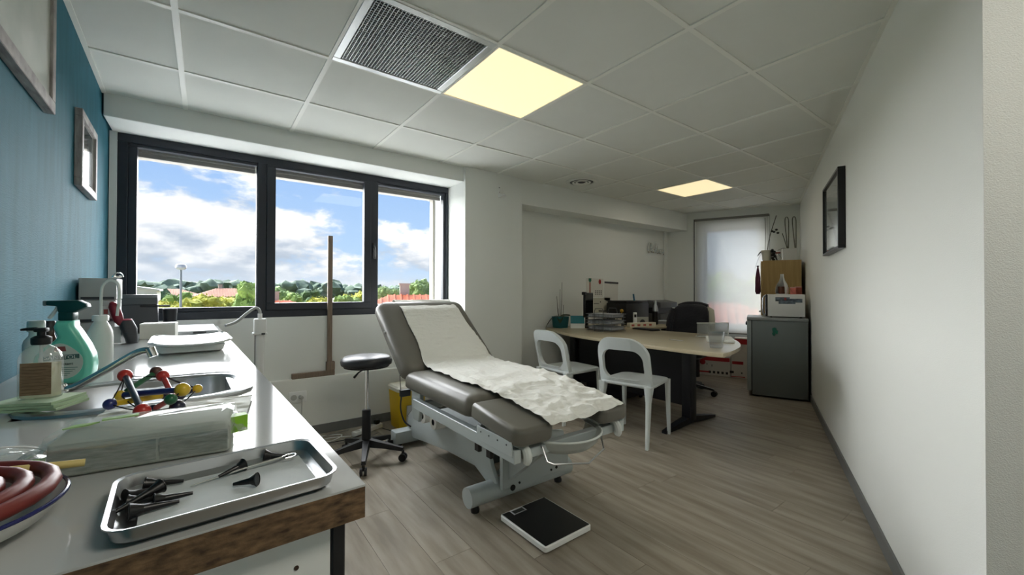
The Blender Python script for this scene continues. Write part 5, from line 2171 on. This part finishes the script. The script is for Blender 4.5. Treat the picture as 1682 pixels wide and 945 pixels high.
t = thing('paper_cup', 'tall white paper cup right of the letter trays', 'cup', (3.80, 3.06, DZ + .0006))
bm = newbm()
lathe(bm, [(0, 0), (.028, 0), (.037, .105), (.034, .105), (.026, .005), (0, .005)], 20)
ob('cup_wall', bm, mat('cup_cream', (214, 208, 192), .6), t)
t = thing('pen_pot', 'small dark pot with a yellow figure by the black printer', 'pot', (4.05, 3.22, DZ + .0006))
bm = newbm()
lathe(bm, [(0, 0), (.035, 0), (.035, .09), (.031, .09), (.031, .006), (0, .006)], 18)
ob('pot_wall', bm, m_dark, t)
bm = newbm()
tube(bm, [(0, 0, .03), (.01, 0, .17)], .004, 6)
ball(bm, (.012, 0, .18), .022, 12, 8)
ob('yellow_figure', bm, mat('ochre', (186, 146, 48), .6), t)
bm = newbm()
tube(bm, [(-.012, .01, .02), (-.02, .012, .2)], .003, 6)
ob('pencil', bm, m_dark, t)
t = thing('phone_cradle', 'white telephone handset standing in its cradle on the desk', 'telephone', (4.16, 3.10, DZ + .0006), R(-35))
bm = newbm()
box(bm, -.04, .04, -.035, .035, 0, .03, .006, 2)
ob('cradle', bm, m_white, t)
bm = newbm()
box(bm, -.022, .022, -.012, .012, .02, .165, .008, 3)
hs_ = ob('handset', bm, m_white, t)
bm = newbm()
box(bm, -.013, .013, -.0135, -.0115, .105, .14)
ob('phone_display', bm, m_black, hs_, smooth=False)
t = thing('photo_frame', 'small pale photo frame leaning by the black printer', 'photo frame', (4.36, 3.14, DZ + .0006), R(-35))
bm = newbm()
box(bm, -.075, .075, -.006, .006, 0, .10, .002, 1)
ob('frame', bm, mat('pale_grey_frame', (168, 168, 160), .6), t, smooth=False)
bm = newbm()
prism(bm, [(.032 * math.cos(R(q)), .035 + .035 * math.sin(R(q))) for q in range(0, 181, 15)] + [(-.032, .015), (.032, .015)], -.0072, -.0058, 'y')
ob('print', bm, m_dark, t, smooth=False)
t = thing('long_carton', 'long low white and red carton on the desk in front of the photo frame', 'box', (4.13, 2.985, DZ + .0006), R(-14))
bm = newbm()
box(bm, -.19, .19, -.03, .03, 0, .05, .002, 1)
ob('carton', bm, mat('carton_cream', (206, 200, 180), .7), t, smooth=False)
for k in range(4):
    bm = newbm()
    box(bm, -.17 + k * .085, -.13 + k * .085, -.0312, -.0298, .012, .034)
    ob('red_print', bm, mat('print_red', (166, 84, 74), .7), t, smooth=False)
t = thing('flask', 'steel and black drinking flask beside the black printer', 'bottle', (4.57, 3.10, DZ + .0006))
bm = newbm()
lathe(bm, [(0, 0), (.036, 0), (.037, .004), (.037, .165), (0, .165)], 24)
ob('lower_body', bm, m_black, t)
bm = newbm()
lathe(bm, [(0, .165), (.0365, .165), (.036, .19), (.028, .225), (.018, .255), (.017, .265), (0, .265)], 24)
ob('shoulder', bm, m_steel, t)
bm = newbm()
lathe(bm, [(0, .263), (.020, .263), (.020, .295), (.016, .30), (0, .30)], 20)
ob('cap', bm, m_steel, t)
t = thing('inkjet_printer', 'big black printer on the desk against the wall', 'printer', (4.42, 3.40, DZ + .0006))
bm = newbm()
box(bm, -.24, .22, -.16, .16, 0, .27, .012, 2)
ob('body', bm, m_black, t)
bm = newbm()
box(bm, -.23, .21, -.15, .15, .27, .298, .006, 2)
ob('lid', bm, m_black, t)
t = thing('blue_pen', 'blue felt pen standing on the black printer', 'pen', (4.52, 3.38, DZ + .2992), R(0))
bm = newbm()
cyl(bm, (0, 0, .001), (-.018, 0, .085), .011, .010, 12)
ob('barrel', bm, mat('pen_blue', (26, 104, 140), .4), t)
t = thing('laser_printer', 'dark grey printer right of the black one, beside the jacket', 'printer', (5.02, 3.36, DZ + .0006))
bm = newbm()
box(bm, -.20, .19, -.17, .20, 0, .12, .008, 2)
ob('paper_drawer', bm, mat('printer_grey', (86, 88, 90), .45), t)
bm = newbm()
box(bm, -.19, .18, -.10, .20, .12, .20)
ob('output_bay', bm, m_black, t, smooth=False)
bm = newbm()
prism(bm, [(-.17, .20), (.20, .20), (.20, .29), (.0, .30), (-.17, .27)], -.20, .19, 'x', .006, 2)
ob('scanner', bm, mat('printer_grey', (86, 88, 90), .45), t)
bm = newbm()
for q in range(5):
    box(bm, -.10 + .005 * (q % 3), .11 + .004 * (q % 2), -.14, .14 + .004 * (q % 2), .0006 + q * .008, .0086 + q * .008)
tag(ob('document_pile', bm, m_papers, loc=(4.80, 3.06, DZ), rot=(0, 0, R(12)), smooth=False), 'pile of documents on the desk between flask and jacket', 'paper')

t = thing('keyboard', 'slim black keyboard on the desk in front of the office chair', 'keyboard', (3.84, 2.72, DZ + .0006), R(80))
bm = newbm()
box(bm, -.15, .15, -.055, .055, 0, .014, .003, 2)
ob('keyboard_base', bm, m_black, t)
for r_ in range(4):
    bm = newbm()
    for q in range(13):
        box(bm, -.142 + q * .0215, -.123 + q * .0215, -.046 + r_ * .023, -.027 + r_ * .023, .0135, .018)
    kr = ob('key_row', bm, m_dark, t, smooth=False)
    kr['kind'] = 'stuff'

t = thing('glass_tumbler', 'clear square glass tumbler on the rounded end of the desk', 'glass', (3.06, 1.555, DZ + .0006), R(20))
m_gl = sheet_mat('tumbler_glass', (120, 126, 126), .80, .12, .03)
bm = newbm()
loft(bm, [at_z(rrect(.040, .040, .012, 4), 0), at_z(rrect(.044, .044, .013, 4), .02), at_z(rrect(.056, .056, .016, 4), .115), at_z(rrect(.052, .052, .014, 4), .115), at_z(rrect(.040, .040, .011, 4), .022), at_z(rrect(.03, .03, .01, 4), .018)])
ob('glass_wall', bm, m_gl, t)
t = thing('paper_block', 'thick white paper block on the desk end behind the glass tumbler', 'paper', (3.53, 1.77, DZ + .0006), R(30))
bm = newbm()
box(bm, -.16, .15, -.105, .10, 0, .022, .002, 1)
ob('sheets', bm, m_paper, t, smooth=False)
t = thing('clear_stand', 'clear acrylic card stand at the far edge of the desk end', 'stand', (3.80, 1.965, DZ + .0006), R(-30))
bm = newbm()
box(bm, -.155, .155, -.002, .002, .004, .125)
ob('panel', bm, sheet_mat('acrylic', (170, 174, 170), .70, .08, .04), t, smooth=False)
bm = newbm()
box(bm, -.157, .157, -.004, .004, .122, .128, .001, 1)
box(bm, .152, .158, -.004, .004, .004, .124, .001, 1)
box(bm, -.155, .155, -.03, .03, 0, .004, .001, 1)
ob('edge', bm, m_white, t, smooth=False)

# ================================================================== sheets pinned to the desk wall
YD = 3.5995


def wall_sheet(label, x0, x1, z0, z1, m, cat='poster', tilt=0., name='wall_sheet'):
    t = thing(name, label, cat, ((x0 + x1) / 2, YD, (z0 + z1) / 2))
    t.rotation_euler = (0, R(tilt), 0)
    bm = newbm()
    box(bm, -(x1 - x0) / 2, (x1 - x0) / 2, -.002, 0, -(z1 - z0) / 2, (z1 - z0) / 2)
    ob('paper', bm, m, t, smooth=False)
    return t


m_sheet1 = mat('sheet_white', (212, 210, 202), .8)
m_sheet2 = mat('sheet_cream', (188, 186, 172), .8)
t = wall_sheet('white poster with a green and a red drawing on the desk wall', 3.85, 4.165, 1.075, 1.315, m_sheet1)
bm = newbm()
prism(bm, [(-.12, .12), (-.07, .12), (-.07, .09), (-.085, .07), (-.105, .07), (-.12, .09)], -.0030, -.0018, 'y')
ob('green_drawing', bm, mat('ink_green', (52, 112, 92), .8), t, smooth=False)
bm = newbm()
box(bm, -.105, -.085, -.0030, -.0018, -.115, .07)
ob('red_stem', bm, mat('ink_red', (150, 82, 62), .8), t, smooth=False)
bm = newbm()
prism(bm, [(.09 + .024 * math.cos(2 * PI * k / 14), .078 + .032 * math.sin(2 * PI * k / 14)) for k in range(14)], -.0030, -.0018, 'y')
ob('red_drawing', bm, mat('ink_crimson', (150, 44, 44), .8), t, smooth=False)
for k in range(3):
    for q in range(4):
        bm = newbm()
        box(bm, .0 + q * .035, .022 + q * .035, -.0028, -.0018, -.09 + k * .022, -.077 + k * .022)
        ob('ink_mark', bm, mat('ink_grey', (92, 92, 88), .8), t, smooth=False)
t = wall_sheet('white tear-off calendar with a dark header on the desk wall', 4.185, 4.46, 1.03, 1.275, m_sheet1, 'calendar', 1.5)
bm = newbm()
box(bm, -.137, .137, -.006, -.0015, .100, .124)
ob('header', bm, m_dark, t, smooth=False)
bm = newbm()
box(bm, -.110, .135, -.003, -.0016, -.132, -.122)
ob('lower_edge', bm, m_dark, t, smooth=False)
t = wall_sheet('cream wall sheet with faint print below the poster on the desk wall', 3.86, 4.30, .84, 1.065, m_sheet2)
bm = newbm()
cyl(bm, (.03, -.001, .06), (.03, -.004, .06), .009, n=10)
ob('dark_pin', bm, m_dark, t)
bm = newbm()
box(bm, -.10, .0, -.003, -.0018, .035, .045)
ob('ink_mark', bm, mat('ink_grey', (92, 92, 88)), t, smooth=False)

# handwriting sign in polished wire
t = thing('wire_sign', 'shiny handwritten word sign fixed high on the desk wall', 'sign', (5.11, YD - .016, 1.70))
STROKES = [
    [(.065, .125), (.055, .150), (.035, .150), (.012, .115), (.004, .070), (.010, .025), (.030, .008), (.055, .020), (.075, .050), (.098, .105), (.104, .145), (.092, .152), (.082, .120), (.080, .060), (.090, .020), (.105, .020)],
    [(.150, .070), (.135, .078), (.122, .060), (.120, .035), (.132, .018), (.148, .024), (.155, .050), (.150, .070), (.165, .072), (.180, .085)],
    [(.180, .085), (.196, .120), (.200, .150), (.192, .110), (.188, .050), (.194, .018), (.210, .020)],
    [(.172, .105), (.195, .110), (.222, .118)],
    [(.210, .020), (.228, .070), (.246, .130), (.246, .150), (.236, .120), (.232, .060), (.232, .010), (.242, .055), (.258, .068), (.266, .050), (.268, .018), (.280, .014)],
    [(.280, .014), (.300, .040), (.312, .062), (.304, .074), (.292, .060), (.290, .030), (.300, .010), (.320, .012), (.335, .035)],
    [(.335, .035), (.350, .075), (.356, .070), (.360, .060), (.375, .066), (.372, .040), (.378, .008), (.400, -.006), (.425, .004)],
]
for s_ in STROKES:
    bm = newbm()
    tube(bm, [(a, 0, b) for a, b in s_], .0078, 8, 5)
    ob('letter_stroke', bm, mat('polished_white_metal', (248, 248, 246), .10, 1.), t)
for a, b in ((.02, .03), (.19, .06), (.40, -.004)):
    bm = newbm()
    cyl(bm, (a, 0, b), (a, .0158, b), .003, n=6)
    ob('standoff', bm, m_chrome, t)

# bracket on the pillar
t = thing('shelf_bracket', 'small white metal bracket screwed high on the pillar', 'bracket', (2.31, 3.3178, 2.09))
bm = newbm()
box(bm, -.012, .012, -.004, 0, -.02, .10, .001, 1)
prism(bm, [(-.004, -.018), (-.004, .05), (-.020, .012), (-.115, -.008), (-.115, -.018)], -.010, -.007, 'x')
box(bm, -.012, .014, -.115, -.004, -.020, -.016)
ob('angle_plate', bm, m_white, t, smooth=False)
for z_ in (.075, .03):
    bm = newbm()
    cyl(bm, (0, -.0036, z_), (0, -.0056, z_), .005, n=10)
    ob('screw', bm, m_dark, t)

# ================================================================== fridge, microwave, cupboard along the right wall
t = thing('fridge', 'grey under-counter fridge standing against the right wall', 'fridge', sn(5.53, .18, .0005), WA)
m_fr = mat('fridge_grey', (118, 124, 124), .4, .25)
bm = newbm()
box(bm, -.27, .27, -.272, .232, .02, .835, .005, 2)
ob('body', bm, m_fr, t)
bm = newbm()
box(bm, -.268, .268, .240, .282, .06, .832, .006, 2)
dr = ob('door', bm, mat('fridge_door', (150, 156, 156), .35, .3), t)
bm = newbm()
box(bm, -.10, .12, .282, .300, .77, .80, .004, 2)
ob('handle', bm, m_dark, dr)
bm = newbm()
box(bm, -.274, .274, -.276, .284, .836, .868, .004, 2)
ob('worktop', bm, mat('fridge_top', (150, 154, 154), .3), t)
bm = newbm()
box(bm, -.262, .262, .2315, .2405, .05, .83)
ob('door_seal', bm, m_black, t, smooth=False)
for x_ in (-.22, .22):
    for y_ in (-.22, .19):
        bm = newbm()
        cyl(bm, (x_, y_, 0), (x_, y_, .022), .018, n=10)
        ob('foot', bm, m_black, t)
for k, (a, b, w_, h_) in enumerate(((.025, .735, .020, .030), (.005, .715, .014, .022), (.03, .695, .016, .020))):
    bm = newbm()
    prism(bm, [(a + w_ * math.cos(2 * PI * q / 10) * (1 + .3 * math.sin(q * 2.1)), b + h_ * math.sin(2 * PI * q / 10)) for q in range(10)], -.2712, -.2698, 'x')
    ob('green_sticker', bm, mat('sticker_green', (24, 104, 88), .6), t, smooth=False)

t = thing('microwave', 'white microwave oven with a picture strip, on top of the grey fridge', 'microwave', sn(5.53, .255, .8696), WA)
bm = newbm()
box(bm, -.225, .225, -.175, .160, .012, .252, .006, 2)
ob('casing', bm, m_white, t)
bm = newbm()
box(bm, -.222, .222, .160, .182, .014, .250, .008, 3)
dr = ob('door', bm, mat('oven_door', (34, 36, 40), .25), t)
bm = newbm()
tube(bm, [(-.205, .180, .03), (-.205, .205, .05), (-.205, .205, .21), (-.205, .180, .235)], .009, 8, 4)
ob('handle', bm, m_steel, dr)
for x_ in (-.19, .19):
    for y_ in (-.14, .13):
        bm = newbm()
        cyl(bm, (x_, y_, 0), (x_, y_, .014), .012, n=10)
        ob('foot', bm, m_black, t)
m_mag = mat('magazine_cutout', (120, 136, 148), .5, c2=(60, 66, 76), vscale=22., vstretch=(1, 1, 2))
for a, b, c, d in ((-.04, .09, .178, .222), (-.15, -.01, .165, .206), (-.09, .06, .150, .180)):
    bm = newbm()
    box(bm, -.2268, -.2245, a, b, c, d)
    ob('picture_cutout', bm, m_mag, t, smooth=False)
bm = newbm()
box(bm, -.2270, -.2262, -.01, .01, .19, .215)
ob('red_cutout', bm, mat('cutout_red', (164, 72, 66), .6), t, smooth=False)

t = thing('wood_cupboard', 'tall light wood cupboard behind the fridge at the end wall', 'cupboard', sn(6.17, .235, .0005), WA)
m_oak = mat('light_oak', (168, 142, 92), .5, c2=(150, 124, 78), vscale=5., vstretch=(8, 8, .6), detail=6)
bm = newbm()
box(bm, -.33, .33, -.205, .180, 0, 1.525, .002, 1)
ob('carcass', bm, m_oak, t, smooth=False)
for k in range(2):
    bm = newbm()
    box(bm, -.328 + k * .329, -.002 + k * .329, .181, .200, .03, 1.52, .002, 1)
    d = ob('door', bm, m_oak, t, smooth=False)
    bm = newbm()
    ball(bm, (-.04 + k * .08, .21, .9), .011, 10, 8)
    ob('knob', bm, m_steel, d)
t = thing('hanging_bag', 'purple bag hanging on the side of the wood cupboard', 'bag', sn(5.95, .003, 1.12), WA)
bm = newbm()
loft(bm, [at_z(rrect(.085, .018, .012, 3), 0), at_z(rrect(.10, .030, .018, 3), .03), at_z(rrect(.095, .028, .018, 3), .20), at_z(rrect(.06, .012, .01, 3), .31), at_z(rrect(.03, .006, .005, 3), .34)])
ob('bag_body', bm, mat('plum_fabric', (84, 38, 58), .8), t)
bm = newbm()
box(bm, -.03, .03, -.012, .012, .335, .352, .002, 1)
ob('hook', bm, m_dark, t)

# on the microwave
t = thing('vase', 'white jug-shaped vase with an open front on the microwave', 'vase', sn(5.50, .235, 1.1226), WA + R(180))
bm = newbm()
prof = [(.0, 0), (.058, 0), (.064, .02), (.062, .07), (.048, .115), (.028, .150), (.020, .185), (.017, .225), (.014, .225), (.017, .185), (.024, .150), (.044, .112), (.057, .07), (.059, .02), (.0, .006)]
lathe(bm, prof[1:-1], 30, (0, 0, 0), 1, 1, R(22), R(285))
lathe(bm, [(0, 0), (.058, 0), (.058, .004), (0, .004)], 24)
ob('shell', bm, m_white, t)
bm = newbm()
lathe(bm, [(0, .0045), (.034, .0045), (.038, .085), (.034, .085), (.030, .01), (0, .01)], 20)
ob('brown_insert', bm, mat('brown_glass', (88, 48, 28), .3), t)
for k, (n_, s_, lab, c, w_, h_) in enumerate(((.335, 5.46, 'pink tin on the microwave beside the vase', (206, 116, 104), .026, .068), (.385, 5.50, 'red and brown tin on the microwave beside the wall', (150, 72, 56), .030, .075))):
    t = thing('tin', lab, 'tin', sn(s_, n_, 1.1226), WA)
    bm = newbm()
    loft(bm, [at_z(rrect(w_, w_, .008, 3), 0), at_z(rrect(w_, w_, .008, 3), h_)])
    ob('tin_body', bm, mat('tin_%d' % k, c, .5, var=.25, vscale=25.), t)
    bm = newbm()
    loft(bm, [at_z(rrect(w_ + .001, w_ + .001, .008, 3), h_), at_z(rrect(w_ + .001, w_ + .001, .008, 3), h_ + .010)])
    ob('tin_lid', bm, mat('tin_lid_%d' % k, (196, 150, 140), .4), t)

# on the cupboard
t = thing('orchid', 'leggy orchid in a white tapered pot on the wood cupboard', 'plant', sn(6.0, .10, 1.5266), WA)
bm = newbm()
lathe(bm, [(0, 0), (.045, 0), (.062, .125), (.066, .13), (.062, .135), (.056, .125), (.0, .12)], 24)
ob('pot', bm, mat('pot_cream', (206, 206, 192), .4), t)
m_dleaf = mat('dark_leaf', (26, 28, 24), .5)
for k, (d, l_, w_, dr) in enumerate((((-.1, 1, 0), .13, .02, 2.2), ((0, -1, 0), .17, .022, 1.3), ((-.6, -.7, 0), .15, .02, 1.6), ((.5, .8, 0), .12, .02, 1.0))):
    bm = newbm()
    leaf(bm, (0, 0, .125), d, l_, w_, dr)
    ob('leaf', bm, m_dleaf, t)
bm = newbm()
tube(bm, [(0, .0, .12), (0, -.03, .30), (0, -.06, .42), (0, -.10, .56)], .0042, 6, 4)
ob('stem', bm, m_stem, t)
bm = newbm()
tube(bm, [(0, .02, .12), (0, .015, .35), (0, .02, .54)], .003, 6, 4)
ob('stem', bm, m_stem, t)
for a in ((-.055, .37), (-.10, .385), (-.115, .345), (-.075, .36)):
    bm = newbm()
    ball(bm, (0, a[0], a[1]), .016, 8, 6, .8)
    ob('flower', bm, m_dleaf, t)
t = thing('jar', 'small glass jar with a red lid between the two plants on the cupboard', 'jar', sn(5.97, .215, 1.5266), WA)
bm = newbm()
lathe(bm, [(0, 0), (.03, 0), (.03, .08), (.025, .09), (0, .09)], 18)
ob('glass_wall', bm, m_gl, t)
bm = newbm()
lathe(bm, [(0, .09), (.027, .09), (.027, .105), (0, .105)], 18)
ob('lid', bm, mat('lid_red', (140, 60, 48), .5), t)
t = thing('dark_figurine', 'dark knobbly ornament beside the white orchid pot on the cupboard', 'ornament', sn(5.95, .168, 1.5266), WA)
bm = newbm()
for k in range(7):
    a = k * 2.4
    ball(bm, (.012 * math.cos(a), .014 * math.sin(a), .016 + k * .019), .017, 8, 6)
ob('lumps', bm, m_dleaf, t)
t = thing('planter', 'white square planter with looped canes on the wood cupboard', 'planter', sn(6.02, .335, 1.5266), WA)
bm = newbm()
loft(bm, [at_z(rrect(.075, .070, .01, 3), 0), at_z(rrect(.082, .078, .01, 3), .145), at_z(rrect(.076, .072, .01, 3), .145), at_z(rrect(.074, .07, .01, 3), .13)])
ob('pot', bm, mat('planter_white', (206, 208, 206), .4), t)
for y_, x_ in ((.03, 0), (-.045, .01)):
    bm = newbm()
    tube(bm, [(x_, y_ - .012, .13), (x_, y_ + .012, .40), (x_, y_ + .016, .505), (x_, y_, .535), (x_, y_ - .018, .505), (x_, y_ - .022, .40), (x_, y_ - .020, .13)], .0042, 6, 5)
    ob('cane', bm, m_stem, t)
bm = newbm()
tube(bm, [(0, .02, .13), (0, .05, .25), (0, .075, .34)], .004, 6, 4)
ob('cane', bm, m_stem, t)
bm = newbm()
leaf(bm, (0, .02, .14), (-.2, 1, 0), .11, .02, .7)
ob('leaf', bm, m_dleaf, t)

# ================================================================== cartons under the end window
m_cart = mat('white_carton', (206, 200, 192), .75)
m_cred = mat('carton_red', (172, 40, 46), .7)
m_cink = mat('carton_ink', (44, 40, 40), .8)


def carton(label, s0, s1, n0, n1, z0, z1, deco):
    t = thing('paper_carton', label, 'box', sn((s0 + s1) / 2, (n0 + n1) / 2, z0), WA)
    a, b, h_ = (s1 - s0) / 2, (n1 - n0) / 2, z1 - z0
    bm = newbm()
    box(bm, -a, a, -b, b, 0, h_, .002, 1)
    ob('carton', bm, m_cart, t, smooth=False)
    F_ = -a
    for nm, y0, y1, zz0, zz1, m in deco(b, h_):
        bm = newbm()
        box(bm, F_ - .0012, F_ + .001, y0, y1, zz0, zz1)
        ob(nm, bm, m, t, smooth=False)
    return t


c_ = carton('white paper carton with red bands and a row of pictograms under the end window', 6.27, 6.545, -.72, -.315, .0005, .27, lambda b, h_: [
    ('red_band', -b + .01, b - .01, h_ * .74, h_ * .93, m_cred), ('red_strip', b * .25, b - .01, .035, .055, m_cred)] + [('pictogram', -b + .03 + k * .052, -b + .058 + k * .052, .03, .062, m_cink) for k in range(5)] + [('ink_mark', .02, .028, .12, .15, m_cink), ('ink_mark', .08, .088, .14, .165, m_cink)])
bm = newbm()
prism(bm, [(.14 + .036 * math.cos(2 * PI * k / 16), .175 + .036 * math.sin(2 * PI * k / 16)) for k in range(16)], -.1392, -.1365, 'x')
ob('red_seal', bm, m_cred, c_, smooth=False)
carton('white paper carton with one red band, half hidden by the fridge', 6.25, 6.54, -.305, .015, .0005, .33, lambda b, h_: [
    ('red_band', .02, b - .01, h_ * .55, h_ * .67, m_cred), ('pictogram', .13, .18, .06, .09, m_cink), ('ink_mark', .03, .045, .06, .08, m_cink), ('red_strip', .0, b, .012, .022, m_cred)])
carton('carton with a red lid on top of the half-hidden carton', 6.26, 6.5, -.27, .01, .3312, .53, lambda b, h_: [('red_band', -b, b, h_ * .60, h_ * .95, m_cred)])
